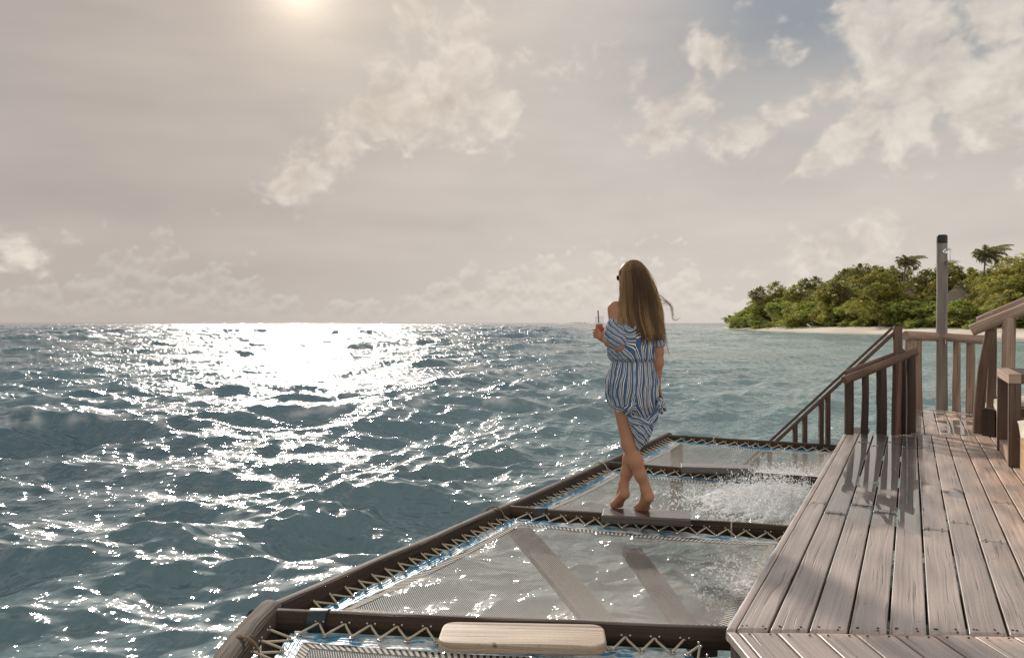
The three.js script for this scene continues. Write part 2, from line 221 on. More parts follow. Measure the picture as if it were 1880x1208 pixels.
// ---------------------------------------------------------------- the shore line and the sea
const SHORE = [[420, -1500], [260, -760], [112, -470], [92, -330], [78, -255], [74.5, -215], [77.5, -190], [80.5, -170], [79, -144], [73, -116], [62, -80], [50, -40], [44, 0], [44, 60]];
function shoreX(z) { if (z <= SHORE[0][1]) return SHORE[0][0]; for (let i = 1; i < SHORE.length; i++) if (z <= SHORE[i][1]) { const t = (z - SHORE[i - 1][1]) / (SHORE[i][1] - SHORE[i - 1][1]), s = t * t * (3 - 2 * t) * 0.5 + t * 0.5; return lerp(SHORE[i - 1][0], SHORE[i][0], s); } return SHORE.at(-1)[0]; }
const inland = (x, z) => z < -560 ? -60 : (x - shoreX(z)) * 0.97 - 260 * smooth(-440, -530, z) + 1.2 * noise(z * 0.05, 3.3, 0.2);
{
  const r = rng(11), waves = [];
  const add = (n, l0, l1, slope, spread) => { for (let i = 0; i < n; i++) { const L = l0 * Math.pow(l1 / l0, (i + r()) / n), k = 2 * Math.PI / L, a = 0.50 + (r() + r() - 1) * spread; waves.push([Math.sin(a) * k, Math.cos(a) * k, slope / k, r() * 6.283, L, Math.sin(a), Math.cos(a)]); } };
  add(4, 44, 18, 0.013, 0.6); add(6, 16, 7, 0.024, 0.7); add(10, 7, 3, 0.044, 1.0); add(14, 3, 1.2, 0.056, 1.25); add(16, 1.2, 0.5, 0.056, 1.5); add(16, 0.5, 0.2, 0.050, 1.9);
  const NW = waves.length, WV = new Float64Array(NW * 8), LUT = new Float32Array(16384); waves.sort((p, q) => q[4] - p[4]).forEach((w, i) => WV.set(w, i * 8)); for (let i = 0; i < 16384; i++) LUT[i] = Math.sin(i / 16384 * 2 * Math.PI);
  const OUT = new Float64Array(6), sum = function (OUT, WV, LUT, NW, x0, z0, R, cell, calm, gust) {
      const far = 1 + 1.1 * Math.min(1, Math.max(0, (R - 45) / 90)); let dx = 0, dy = 0, dz = 0, hx = 0, hz = 0, pinch = 0;
      for (let n = 0, q = 0; n < NW; n++, q += 8) {
        const L = WV[q + 4]; if (R > 900 && L < 1) break; const fit = L > 5 * cell ? 1 : L < 1.3 * cell ? 0 : (L - 1.3 * cell) / (3.7 * cell);
        const ph = (WV[q] * x0 + WV[q + 1] * z0 + WV[q + 3]) * 2607.5945876, t = ph - 16384 * Math.floor(ph / 16384) | 0, A = WV[q + 2] * calm * (L < 3 ? gust : L > 6 ? far : 1), s = LUT[t], c = LUT[(t + 4096) & 16383];
        hx -= A * WV[q] * s; hz -= A * WV[q + 1] * s; if (!fit) continue;
        dy += A * fit * c; dx -= A * fit * 0.8 * s * WV[q + 5]; dz -= A * fit * 0.8 * s * WV[q + 6]; pinch += A * fit * 0.5 * c * 6.283 / L;
      }
      OUT[0] = dx; OUT[1] = dy; OUT[2] = dz; OUT[3] = hx; OUT[4] = hz; OUT[5] = pinch;
  };
  const az = []; for (let a = -40; a < 40; a += 80 / 600) az.push(a * RAD); for (let a = 40; a < 320; a += 4) az.push(a * RAD); az.push(320 * RAD);
  const rad = [0.05, 0.3, 0.6, 0.9, 1.2]; let q = 1.4; while (q < 45000) { rad.push(q); q += clamp(q * q / 2900, 0.034, (q < 1500 ? 0.0085 : 0.016) * q + 0.03); } rad.push(46000);
  const nA = az.length, nR = rad.length, pos = new Float32Array(nA * nR * 3), uv = new Float32Array(nA * nR * 2), nrm = new Float32Array(nA * nR * 3), col = new Float32Array(nA * nR * 3), idx = [];
  for (let i = 0; i < nR; i++) {
    const R = rad[i], dr = i < nR - 1 ? rad[i + 1] - R : 500;
    for (let j = 0; j < nA; j++) {
      const fine = j < 601, x0 = Math.sin(az[j]) * R, z0 = -Math.cos(az[j]) * R, cell = fine ? Math.max(dr * 0.8, R * 0.0016) : Math.max(dr, R * 0.07);
      const shel = lerp(1.3, 0.62, smooth(-5, 9, x0 + 0.06 * z0 * (R < 300 ? 1 : 300 / R))); const inl = x0 > -30 && z0 > -900 ? inland(x0, z0) : -120, calm = R > 4000 ? 0.6 : 0.16 + 0.84 * smooth(2, -35, inl), o = (i * nA + j);
      const gust = clamp(0.98 + 0.75 * noise(x0 * 0.10, z0 * 0.055, 5.5) + 0.5 * noise(x0 * 0.36, z0 * 0.2, 2.5), 0.3, 1.7);
      sum(OUT, WV, LUT, NW, x0, z0, R, cell, shel * calm * (R < 4 ? 0.75 : 1), gust); const dx = OUT[0], dy = OUT[1], dz = OUT[2], hx = OUT[3], hz = OUT[4], pinch = OUT[5];
      const pk = 1 / Math.max(0.45, 1 - pinch), nl = Math.hypot(hx * pk, 1, hz * pk); nrm[o * 3] = -hx * pk / nl; nrm[o * 3 + 1] = 1 / nl; nrm[o * 3 + 2] = -hz * pk / nl;
      const x = x0 + dx, z = z0 + dz; pos[o * 3] = x; pos[o * 3 + 1] = dy; pos[o * 3 + 2] = z; uv[o * 2] = x; uv[o * 2 + 1] = z;
      // water colour: deep blue-teal to the left, pale turquoise over the sand flats
      const flats = smooth(-55, -5, inl) , lag = smooth(-9, 16, x0 + 0.08 * z0 + 4 * noise(x0 * 0.03, z0 * 0.03, 1.2)) * smooth(1500, 300, R), sand = smooth(-26, -3, inl), pat = 0.95 + 0.5 * fbm(x0 * 0.045, z0 * 0.045, 2.2, 3);
      let cr = lerp(0.120, 0.330, lag), cg = lerp(0.210, 0.415, lag), cb = lerp(0.250, 0.395, lag);  // lag: pale lagoon tone with sky reflection painted into it
      cr = lerp(cr, 0.095, flats * 0.55) * pat; cg = lerp(cg, 0.330, flats * 0.55) * pat; cb = lerp(cb, 0.310, flats * 0.55) * pat;
      cr = lerp(cr, 0.30, sand * 0.6); cg = lerp(cg, 0.50, sand * 0.6); cb = lerp(cb, 0.45, sand * 0.6);
      // aerated crests
      const f = R > 260 || dy < 0.14 ? 0 : smooth(0.20, 0.44, dy + 0.14 * noise(x0 * 2.2, z0 * 2.2, 3)) * smooth(0.15, 0.5, fbm(x0 * 1.1, z0 * 1.1, 9, 4) + 0.15) * smooth(260, 30, R);
      const sw = sand < 0.01 ? 0 : sand * smooth(0.1, 0.5, noise(inl * 0.35 + 2, z0 * 0.03, 4)) * 0.8, ff = Math.max(f * 0.7, sw);
      col[o * 3] = lerp(cr, 0.72, ff); col[o * 3 + 1] = lerp(cg, 0.74, ff); col[o * 3 + 2] = lerp(cb, 0.73, ff);
    }
  }
  for (let i = 0; i < nR - 1; i++) for (let j = 0; j < nA - 1; j++) { const o = i * nA + j; idx.push(o, o + 1, o + nA, o + 1, o + nA + 1, o + nA); }
  const g = new THREE.BufferGeometry(); g.setAttribute('position', new THREE.BufferAttribute(pos, 3)); g.setAttribute('uv', new THREE.BufferAttribute(uv, 2)); g.setAttribute('color', new THREE.BufferAttribute(col, 3)); g.setIndex(new THREE.BufferAttribute(new Uint32Array(idx), 1)); g.setAttribute('normal', new THREE.BufferAttribute(nrm, 3));
  // wind ripples that tile: heights and their slopes from whole-number waves
  const N = 512, rip = (seed, n, k0, k1, spread) => { const q = rng(seed), L = []; for (let i = 0; i < n; i++) { const k = k0 * Math.pow(k1 / k0, q()), a = 0.5 + (q() + q() - 1) * spread, kx = Math.round(Math.sin(a) * k), ky = Math.round(Math.cos(a) * k); if (kx || ky) L.push([kx, ky, 1 / Math.hypot(kx, ky), q() * 6.283]); } return L; };
  const field = (L) => { const H = new Float32Array(N * N), X = new Float32Array(N * N), Y = new Float32Array(N * N), S = new Float32Array(N); for (const [kx, ky, A, ph] of L) for (let y = 0; y < N; y++) for (let x = 0; x < N; x++) { const p = 2 * Math.PI * (kx * x + ky * y) / N + ph, c = Math.cos(p), s = Math.sin(p), o = y * N + x; H[o] += A * c; X[o] -= A * kx * s; Y[o] -= A * ky * s; } return { H, X, Y }; };
  const A = field(rip(21, 46, 5, 44, 1.9)); let rms = 0; for (let i = 0; i < N * N; i++) rms += A.X[i] ** 2 + A.Y[i] ** 2; rms = Math.sqrt(rms / N / N);
  const nm = texture(N, N, (u, v) => { const o = Math.floor(v * N) * N + Math.floor(u * N), s = 0.21 / rms * 1.41, nx = -A.X[o] * s, ny = -A.Y[o] * s, l = Math.hypot(nx, ny, 1); return [nx / l * 0.5 + 0.5, ny / l * 0.5 + 0.5, 1 / l * 0.5 + 0.5]; }, false, [1 / 2.3, 1 / 2.3]);
  const Bf = field(rip(22, 46, 4, 40, 2.4)); let mx = 0; for (const h of Bf.H) mx = Math.max(mx, Math.abs(h));
  const bm = texture(N, N, (u, v) => { const o = Math.floor(v * N) * N + Math.floor(u * N); return 0.5 + 0.5 * Bf.H[o] / mx; }, false, [1 / 0.83, 1 / 0.83]);
  const water = new THREE.MeshPhysicalMaterial({ vertexColors: true, roughness: 0.12, ior: 1.36, clearcoat: 0.2, clearcoatRoughness: 0.5, normalMap: nm, normalScale: new THREE.Vector2(1, 1), bumpMap: bm, bumpScale: 0.006 });
  tag(part('sea', g, water, scene), 'choppy blue-green sea glittering under the sun out to the horizon', null, null, 'structure');
}

// ---------------------------------------------------------------- beach and island ground
const SANDM = new THREE.MeshPhysicalMaterial({ vertexColors: true, roughness: 0.9, bumpMap: texture(256, 256, (u, v) => 0.5 + 0.3 * pn(u, v, 9, 9, 2) + 0.3 * pn(u, v, 30, 30, 3), false, [0.25, 0.25]), bumpScale: 0.05 });
const groundY = (x, z) => { const d = inland(x, z); return d < 0 ? Math.max(-4, d * 0.09) : 1.75 * smooth(0, 19, d) + 0.10 * noise(x * 0.25, z * 0.25, 6) * smooth(2, 12, d) + 1.6 * smooth(22, 70, d); };
{
  const pos = [], uv = [], col = [], idx = [], ds = [-14, -9, -5, -3, -1.5, -0.5, 0.5, 1.5, 3, 4.5, 6, 8, 10, 12, 14, 16, 18, 20, 22, 25, 30, 40, 60, 100, 170, 300], zs = []; for (let z = -556; z <= 60; z += 2.5) zs.push(z);
  zs.forEach((z) => { const s = shoreX(z) + 268 * smooth(-440, -530, z); ds.forEach((d) => { const x = s + d + (d > 0 && d < 25 ? 0.8 * noise(z * 0.2, d) : 0), y = groundY(x, z), wet = smooth(2.4, 0.2, y + 0.3 * noise(x * 0.2, z * 0.1) + 0.9); pos.push(x, y, z); uv.push(x, z); const t = 0.9 + 0.2 * noise(x * 0.15, z * 0.15, 3), veg = smooth(20, 27, d + 3 * noise(z * 0.12, 7)); const w = smooth(0.35, 0.02, y); col.push(lerp(lerp(0.80, 0.5, w), 0.10, veg) * t, lerp(lerp(0.73, 0.44, w), 0.10, veg) * t, lerp(lerp(0.62, 0.36, w), 0.05, veg) * t); }); });
  const n = ds.length; for (let i = 0; i < zs.length - 1; i++) for (let j = 0; j < n - 1; j++) { const o = i * n + j; idx.push(o, o + n, o + 1, o + 1, o + n, o + n + 1); }
  tag(part('beach', makeGeo(pos, idx, uv, col), SANDM, scene), 'pale sand beach below the green trees of the island', null, null, 'structure');
}
{ // a low sandbank with scrub far out on the horizon
  const pos = [], idx = [], uv = [], col = [], n = 60; for (let i = 0; i <= n; i++) for (let j = 0; j <= 6; j++) { const t = i / n, s = j / 6, e = Math.sin(t * Math.PI) ** 0.6, h = (7 + 7 * e * (0.7 + 0.4 * noise(t * 14, 3.2)) * smooth(0.12, 0.3, t) * smooth(0.95, 0.75, t)) * Math.sin(s * Math.PI) ** 0.7 * e; const x = 305 + 335 * t, z = -6000 - 240 * (s - 0.5) * e; pos.push(x, h - 0.6, z); uv.push(x, z); const v = smooth(5.5, 8, h); col.push(lerp(0.6, 0.16, v), lerp(0.53, 0.17, v), lerp(0.43, 0.12, v)); }
  for (let i = 0; i < n; i++) for (let j = 0; j < 6; j++) { const o = i * 7 + j; idx.push(o, o + 1, o + 7, o + 1, o + 8, o + 7); }
  tag(part('islet', makeGeo(pos, idx, uv, col), SANDM, scene), 'low distant islet on the horizon left of the woman', null, null, 'structure');
}

// ---------------------------------------------------------------- vegetation of the island
const leafM = (r, g, b) => new THREE.MeshPhysicalMaterial({ color: new THREE.Color(r, g, b), roughness: 0.8, transmission: 0.55, thickness: 0, vertexColors: true, specularIntensity: 0.5 });
const LEAF = { olive: leafM(0.46, 0.45, 0.125), dark: leafM(0.32, 0.325, 0.115), bright: leafM(0.44, 0.50, 0.125), palm: leafM(0.38, 0.38, 0.21) };
const BARK = flat(0.16, 0.13, 0.10, 0.9);
// leaves gathered in clumps that fill lobes of a crown; every leaf a small bent face
function crown(seed, lobes, per, size, light = 0.45) {
  const r = rng(seed), pos = [], col = [], idx = [], nrm = [];
  for (const [cx, cy, cz, rx, ry, rz] of lobes) {
    const clumps = Math.ceil(per * rx * rz ** 0.5 * ry ** 0.5);
    for (let c = 0; c < clumps; c++) {
      let a = r() * 6.283, h = r() * 2 - 0.72, q = Math.sqrt(Math.max(0, 1 - Math.min(1, h) ** 2)), rr = 0.62 + 0.42 * r(); if (h > 1) h = 1;
      rr *= 1 + 0.22 * noise(Math.cos(a) * q * 2.2 + seed, h * 2.2, Math.sin(a) * q * 2.2);
      const ox = cx + rx * rr * Math.cos(a) * q, oy = cy + ry * rr * h, oz = cz + rz * rr * Math.sin(a) * q, tone = 0.62 + 0.62 * r() + 0.12 * h, warm = 0.9 + 0.25 * r(), cr = size * (1.2 + 0.9 * r());
      const n = 7 + Math.floor(r() * 6);
      for (let i = 0; i < n; i++) {
        const b = r() * 6.283, e = r() * 2 - 1, f = Math.sqrt(1 - e * e), d = cr * Math.cbrt(r()), px = ox + Math.cos(b) * f * d, py = oy + e * d * 0.7, pz = oz + Math.sin(b) * f * d, s = size * (0.55 + 0.7 * r());
        const t = r() * 6.283, tl = (r() - 0.5) * 1.5, ux = Math.cos(t) * Math.cos(tl), uy = Math.sin(tl), uz = Math.sin(t) * Math.cos(tl), wx = -Math.sin(t), wz = Math.cos(t), wy = (r() - 0.5) * 0.9, o = pos.length / 3;
        pos.push(px - ux * s, py - uy * s, pz - uz * s, px + wx * s * 0.5, py + wy * s * 0.5, pz + wz * s * 0.5, px + ux * s, py + uy * s - s * 0.25, pz + uz * s, px - wx * s * 0.5, py - wy * s * 0.5 + s * 0.1, pz - wz * s * 0.5);
        const k = tone * (0.85 + 0.3 * r()); for (let v = 0; v < 4; v++) col.push(k * warm, k, k * (0.8 + 0.2 * r())); idx.push(o, o + 1, o + 2, o, o + 2, o + 3);
      }
    }
  }
  return makeGeo(pos, idx, null, col);
}
function limbs(seed, h, spread, lobes) {
  const r = rng(seed), L = [], fork = V(0.3 * (r() - 0.5), h * 0.38, 0.3 * (r() - 0.5));
  L.push(tube([V(0, -0.4, 0), V(0.1, h * 0.2, 0), fork], [h * 0.030, h * 0.024, h * 0.021], 8));
  for (const [x, y, z] of lobes) L.push(tube([fork.clone(), V(x * 0.45 + r() - 0.5, lerp(fork.y, y, 0.55), z * 0.45 + r() - 0.5), V(x, y, z)], [h * 0.016, h * 0.011, h * 0.004], 6));
  return L;
}
// lobes for a spreading tree of height h and half width w
function lobesFor(seed, h, w, n, low = 0.42) { const r = rng(seed), L = []; for (let i = 0; i < n; i++) { const a = i / n * 6.283 + r(), d = w * (0.25 + 0.55 * r()), s = w * (0.30 + 0.22 * r()); L.push([Math.cos(a) * d, h * lerp(low, 0.86, r()) , Math.sin(a) * d, s, s * (0.62 + 0.2 * r()), s]); } L.push([0, h * 0.86, 0, w * 0.45, h * 0.16, w * 0.45]); return L; }
const TREE_GROUP = 'trees of the island wood', protos = {};
function treeProto(kind) {
  if (protos[kind]) return protos[kind].clone();
  const [h, w, n, low, per, size, mat, seed] = { broad: [14, 6.5, 12, 0.2, 14, 0.36, LEAF.olive, 101], tall: [16, 5.6, 12, 0.22, 14, 0.36, LEAF.dark, 102], flat: [16, 7.5, 8, 0.66, 15, 0.32, LEAF.dark, 103], round: [12, 6.0, 12, 0.14, 14, 0.36, LEAF.olive, 104], shrub: [4.4, 3.6, 10, 0.10, 26, 0.27, LEAF.bright, 105], bush: [3.8, 3.2, 9, 0.10, 28, 0.25, LEAF.bright, 106] }[kind];
  const g = new THREE.Group(), L = lobesFor(seed, h, w, n, low);
  part('trunk', limbs(seed, h, w, L), BARK, g); part('crown', crown(seed + 7, L, per, size), mat, g); return (protos[kind] = g).clone();
}
// angle along the coast -> place: u is the bearing (x over distance), inl metres inland
function onCoast(bearing, inl) { let z = -90; while (z > -442 && inland(-z * bearing, z) < inl) z -= 0.5; return [-z * bearing, z]; }
function plant(name, kind, label, category, bearing, inl, top, scaleW = 1, turn = 0, group) {
  const [x, z] = onCoast(bearing, inl), g = treeProto(kind), y = groundY(x, z) - 0.2, H = { broad: 14, tall: 16, flat: 16, round: 12, shrub: 4.4, bush: 3.8 }[kind], h = top * -z / 1500 + 2.4 - y;
  g.name = numbered(name); g.position.set(x, y, z); const s = h / (H * 1.02); g.scale.set(s * scaleW, s, s * scaleW); g.rotation.y = turn; scene.add(g); tag(g, label, category, group);
}
// [kind, label, bearing, inland, top in pixels of the full photograph above the horizon, width, turn]
const B = (u) => (u - 940) / 1500;
for (const [i, t] of [
  ['round', 'dark low tree at the seaward tip of the island', 1372, 7, 30, 0.8], ['tall', 'dark rounded tree second from the tip of the island', 1396, 10, 68, 0.8], ['round', 'dark green tree with the pale fronds in front, near the tip of the island', 1424, 14, 76, 0.95],
  ['broad', 'olive tree sloping down behind the low scrub left of the tallest skyline', 1458, 15, 70, 1.1], ['tall', 'dark tree on the skyline midway between the tip and the flat-topped tree', 1498, 24, 86, 1.0], ['broad', 'olive tree right behind the beach lounger', 1528, 15, 80, 1.1],
  ['flat', 'flat-topped umbrella-like tree standing above the wood', 1580, 30, 110, 1.0], ['broad', 'big olive tree in front of the left palm', 1618, 16, 100, 1.25], ['flat', 'thin grey-green flat tree behind the left palm', 1640, 42, 106, 0.75], ['round', 'round olive tree just right of the left palm', 1648, 18, 74, 0.9],
  ['tall', 'dark tree on the skyline left of the grey shower post', 1702, 32, 98, 1.1], ['broad', 'broad olive tree right behind the grey shower post', 1738, 31, 114, 1.1], ['round', 'small olive tree between the shower post and the right palm', 1792, 30, 92, 0.9], ['tall', 'dark tree filling the gap below the right palm', 1816, 26, 100, 1.0],
  ['broad', 'tall olive tree right of the right palm', 1852, 19, 120, 1.1], ['round', 'olive tree at the right edge of the picture', 1896, 17, 132, 1.2], ['broad', 'olive tree beyond the right edge of the picture', 1960, 18, 140, 1.2], ['tall', 'dark tree left of the thatched roofs', 1556, 17, 88, 0.9],
].entries()) plant('tree', t[0], t[1], 'tree', B(t[2]), t[3], t[4], t[5], i * 2.4);
const ORD = ['first', 'second', 'third', 'fourth', 'fifth', 'sixth', 'seventh', 'eighth', 'ninth', 'tenth', 'eleventh', 'twelfth', 'thirteenth', 'fourteenth', 'fifteenth', 'sixteenth', 'seventeenth', 'eighteenth', 'nineteenth', 'twentieth'];
const SHRUBS = 'bright shrubs along the top of the beach';
[[1356, 3, 12, 1.5], [1368, 4, 22, 1.3], [1392, 6, 30, 1.3], [1418, 8, 34, 1.4], [1446, 9, 38, 1.3], [1476, 11, 36, 1.4], [1520, 14, 34, 1.5], [1548, 15, 36, 1.4], [1578, 15, 34, 1.5], [1606, 16, 32, 1.2], [1632, 17, 34, 1.4], [1660, 15, 36, 1.2], [1684, 15, 40, 1.4], [1712, 14, 36, 1.3], [1746, 14, 34, 1.3], [1776, 14, 38, 1.4], [1808, 14, 34, 1.3], [1838, 14, 40, 1.3], [1872, 14, 36, 1.3], [1905, 14, 40, 1.4]]
  .forEach(([u, inl, top, w], i) => plant('shrub', i % 2 ? 'bush' : 'shrub', `${ORD[i]} bright green shrub along the beach, counting from the island's seaward tip`, 'shrub', B(u), inl + 3, top, w, i * 1.7, SHRUBS));
// second row of understorey, darker
[[1405, 18, 52], [1436, 20, 56], [1470, 22, 54], [1508, 22, 56], [1540, 24, 60], [1572, 24, 64], [1600, 25, 60], [1686, 36, 84], [1712, 20, 50], [1768, 36, 88], [1830, 22, 70], [1866, 22, 80]]
  .forEach(([u, inl, top], i) => plant('understorey_tree', 'round', `${ORD[i]} low olive tree behind the beach shrubs, counting from the seaward tip`, 'tree', B(u), inl, top, 1.5, i * 2.1 + 1, 'understorey trees of the island'));
{ // the wood behind reads as one mass
  const L = []; for (let z = -130; z > -385; z -= 7) { const d = 42 + 12 * noise(z * 0.1, 2); const x = shoreX(z) + d; L.push([x, groundY(x, z) + 5.5 + 2 * noise(z * 0.07, 5), z, 8, 5.5, 8]); }
  tag(part('wood', crown(300, L, 4, 0.7), LEAF.dark, scene), 'dark mass of wood filling the island behind the trees', 'wood', null, 'stuff');
}
function palm(label, u, inl, top, crownR, lean, seed) {
  const [x, z] = onCoast(B(u), inl), y = groundY(x, z), h = top * -z / 1500 + 2.4 - y, r = rng(seed), g = thing('palm_tree', label, 'palm tree', [x, y, z]);
  part('trunk', tube(seg([0, -0.3, 0], [lean, h, 0], 10, (q, t) => { q.x -= lean * 0.35 * Math.sin(t * Math.PI); }), (t) => 0.28 - 0.12 * t, 9, (l) => 1 + 0.06 * Math.sin(l * 22)), BARK, g);
  for (let i = 0; i < 30; i++) {
    const a = i * 2.39996 + r() * 0.2, up = lerp(1.25, -0.35, (i + r()) / 30), L = crownR * (0.8 + 0.3 * r()), pts = [], sway = crownR * 0.34;
    for (let k = 0; k <= 9; k++) { const t = k / 9, e = up - 1.25 * t * t; pts.push(V(lean + Math.cos(a) * L * t * Math.cos(e) + sway * t * t, h + L * t * Math.sin(up) * 0.95 - 0.42 * L * t * t * t, Math.sin(a) * L * t * Math.cos(e))); }
    const pos = [], idx = [], col = [];
    for (let k = 1; k < 46; k++) { const t = k / 46, f = t * 9, i0 = Math.floor(f), p = pts[i0].clone().lerp(pts[i0 + 1], f - i0), d = pts[i0 + 1].clone().sub(pts[i0]).normalize(), sd = V(-d.z, 0, d.x).normalize(), ll = L * 0.27 * Math.sin(Math.PI * (0.12 + 0.85 * t)) + 0.15;
      for (const s of [-1, 1]) { const e = p.clone().addScaledVector(sd, s * ll * 0.75).addScaledVector(d, ll * 0.6); e.y -= ll * (0.45 + 0.25 * r()); e.x += 0.25 * ll; const o = pos.length / 3, w = d.clone().multiplyScalar(0.085 * crownR / 3); pos.push(p.x - w.x, p.y - w.y, p.z - w.z, p.x + w.x, p.y + w.y, p.z + w.z, e.x, e.y, e.z); const c = 0.7 + 0.5 * r(); col.push(c, c, c, c, c, c, c * 1.2, c * 1.1, c); idx.push(o, o + 1, o + 2); } }
    const frond = part('frond', makeGeo(pos, idx, null, col), LEAF.palm, g); part('midrib', tube(pts, (t) => 0.045 - 0.035 * t, 5), BARK, frond);
  }
}
palm('windswept coconut palm above the wood left of the shower post', 1658, 27, 112, 4.0, 0.8, 401);
palm('windswept coconut palm above the wood right of the shower post', 1806, 30, 126, 4.4, 0.5, 402);
palm('small pale palm in front of the trees near the tip of the island', 1392, 6, 46, 3.6, -0.6, 403);

// ---------------------------------------------------------------- thatched huts and a beach lounger
const THATCH = timber(9, [0.15, 0.12, 0.095], [0.42, 0.34, 0.28], { rough: 0.95, bump: 0.05 });
function hut(label, u, inl, v0, v1, turn) {
  const [x, z] = onCoast(B(u), inl), y = groundY(x, z), top = (594 - v0) * -z / 1500 + 2.4 - y, eave = (594 - v1) * -z / 1500 + 2.4 - y, g = thing('thatched_hut', label, 'hut', [x, y, z]); g.rotation.y = turn;
  const a = 3.6, b = 3.0, ridge = 2.2;
  const roof = makeGeo([-a, eave, b, a, eave, b, ridge, top, 0, -ridge, top, 0, a, eave, -b, -a, eave, -b, -a, eave - 0.25, b, a, eave - 0.25, b, a, eave - 0.25, -b, -a, eave - 0.25, -b], [0, 1, 2, 0, 2, 3, 1, 4, 2, 4, 5, 3, 4, 3, 2, 5, 0, 3, 6, 7, 1, 6, 1, 0, 7, 8, 4, 7, 4, 1, 8, 9, 5, 8, 5, 4, 9, 6, 0, 9, 0, 5], [0, 0, 8, 0, 7, 4, 1, 4, 8, 0, 0, 0, 0, 0, 8, 0, 8, 0, 0, 0]).toNonIndexed(); roof.computeVertexNormals();
  part('roof', roof, THATCH, g); part('ridge_cap', tube([V(-ridge - 0.2, top, 0), V(ridge + 0.2, top, 0)], 0.22, 8), THATCH, g);
  part('wall', [box(5.6, eave, 0.15, 0, eave / 2, 2.1), box(5.6, eave, 0.15, 0, eave / 2, -2.1), box(0.15, eave, 4.05, 2.7, eave / 2, 0), box(0.15, eave, 4.05, -2.7, eave / 2, 0)], M.postMid, g);
  part('door', box(1, 2.0, 0.06, 0.4, 1.05, 2.22), M.postDark, g);
}
hut('grey thatched hut roof half hidden by trees left of the shower post', 1672, 26, 531, 556, 1.0);
hut('grey thatched hut roof showing just right of the shower post', 1760, 25, 527, 554, 0.75);
{
  const [x, z] = onCoast(B(1491), 11), y = groundY(x, z), g = thing('sun_lounger', 'white sun lounger standing on the sand in front of the shrubs', 'sun lounger', [x, y, z], ); g.rotation.y = 0.1;
  const W = flat(0.8, 0.78, 0.74, 0.6); part('seat', box(2.0, 0.12, 0.9, 0.5, 0.5, 0), W, g); part('backrest', bar([-0.45, 0.5, 0], [-1.3, 1.15, 0], 0.9, 0.12), W, g);
  for (const [a, b] of [[-0.3, 0.38], [-0.3, -0.38], [1.4, 0.38], [1.4, -0.38]]) part('leg', box(0.09, 0.62, 0.09, a, 0.13, b), W, g);
}

// ---------------------------------------------------------------- the timber deck
const TD = [0.439, -0.8985], ND = [0.8985, 0.439], OD = [0.843, -3.195], DECK = 1.2;
const deckAt = (s, w, y = DECK) => [OD[0] + TD[0] * s + ND[0] * w, y, OD[1] + TD[1] * s + ND[1] * w];
const toDeck = (x, z) => { const a = x - OD[0], b = z - OD[1]; return [a * TD[0] + b * TD[1], a * ND[0] + b * ND[1]]; };
// puddles, damp and dry patches in plan (metres on the deck)
const puddle = (s, w) => { const f = fbm(w * 2.4, s * 0.8, 4.4, 4); const core = smooth(1.9, 2.7, s + 0.5 * w + 1.0 * f) * smooth(0.10, 0.2, w) * smooth(0.86, 0.66, w + 0.12 * f); const p = core * smooth(-0.42, -0.26, f + 0.12 * noise(w * 8, s * 2, 1) + 0.07 * (s - 4.2)); const small = Math.exp(-(((w - 0.93) / 0.06) ** 2) - (((s - 3.3) / 0.28) ** 2)) > 0.45 + 0.5 * noise(w * 16, s * 7, 3) ? 1 : 0, strip = Math.exp(-(((w - 0.70) / 0.05) ** 2) - (((s - 2.1) / 0.35) ** 2)) > 0.5 + 0.6 * noise(w * 18, s * 6, 8) ? 1 : 0; return Math.max(p, small * 0.9, strip * 0.8, s > 6.6 ? smooth(0.0, 0.2, noise(w * 3, s * 2.2, 7)) * 0.9 : 0); };
const dryness = (s, w) => smooth(0.9, 1.35, w + 0.05 * (s - 3) + 0.35 * fbm(w * 2.6, s * 1.5, 8.1, 4)) * smooth(-0.25, 0.12, fbm(w * 4.5, s * 2.6, 2.7, 4) + 0.1);
const inPlan = (fn) => { const t = texture(384, 1024, (u, v) => { const x = u * 8 - 1, z = v * 14 - 13.5, [s, w] = toDeck(x, z); return fn(s, w, x, z); }); t.channel = 1; t.wrapS = t.wrapT = THREE.ClampToEdgeWrapping; return t; };
const coatMap = inPlan((s, w, x, z) => { const p = s > 0.43 * w - 0.1 ? puddle(s, w) : 0; return Math.max(p, (0.55 + 0.25 * fbm(x * 1.5, z * 1.5, 3, 3)) * (1 - 0.75 * dryness(s, w))); });
const coatRough = inPlan((s, w, x, z) => { const p = s > 0.43 * w - 0.1 ? puddle(s, w) : 0; return lerp(0.34 + 0.10 * fbm(x * 2, z * 1.2, 5, 3), 0.015, smooth(0.3, 0.7, p)); });
const boardMats = [[21, [0.130, 0.101, 0.087], [0.650, 0.535, 0.470]], [22, [0.145, 0.113, 0.097], [0.665, 0.545, 0.478]], [23, [0.115, 0.092, 0.081], [0.610, 0.505, 0.445]]].map(([s, d, l]) => { const m = timber(s, d, l, { rough: 0.45, bump: 0.003, vc: true }); m.clearcoat = 1; m.ior = 1.75; m.clearcoatMap = coatMap; m.clearcoatRoughness = 1; m.clearcoatRoughnessMap = coatRough; return m; });
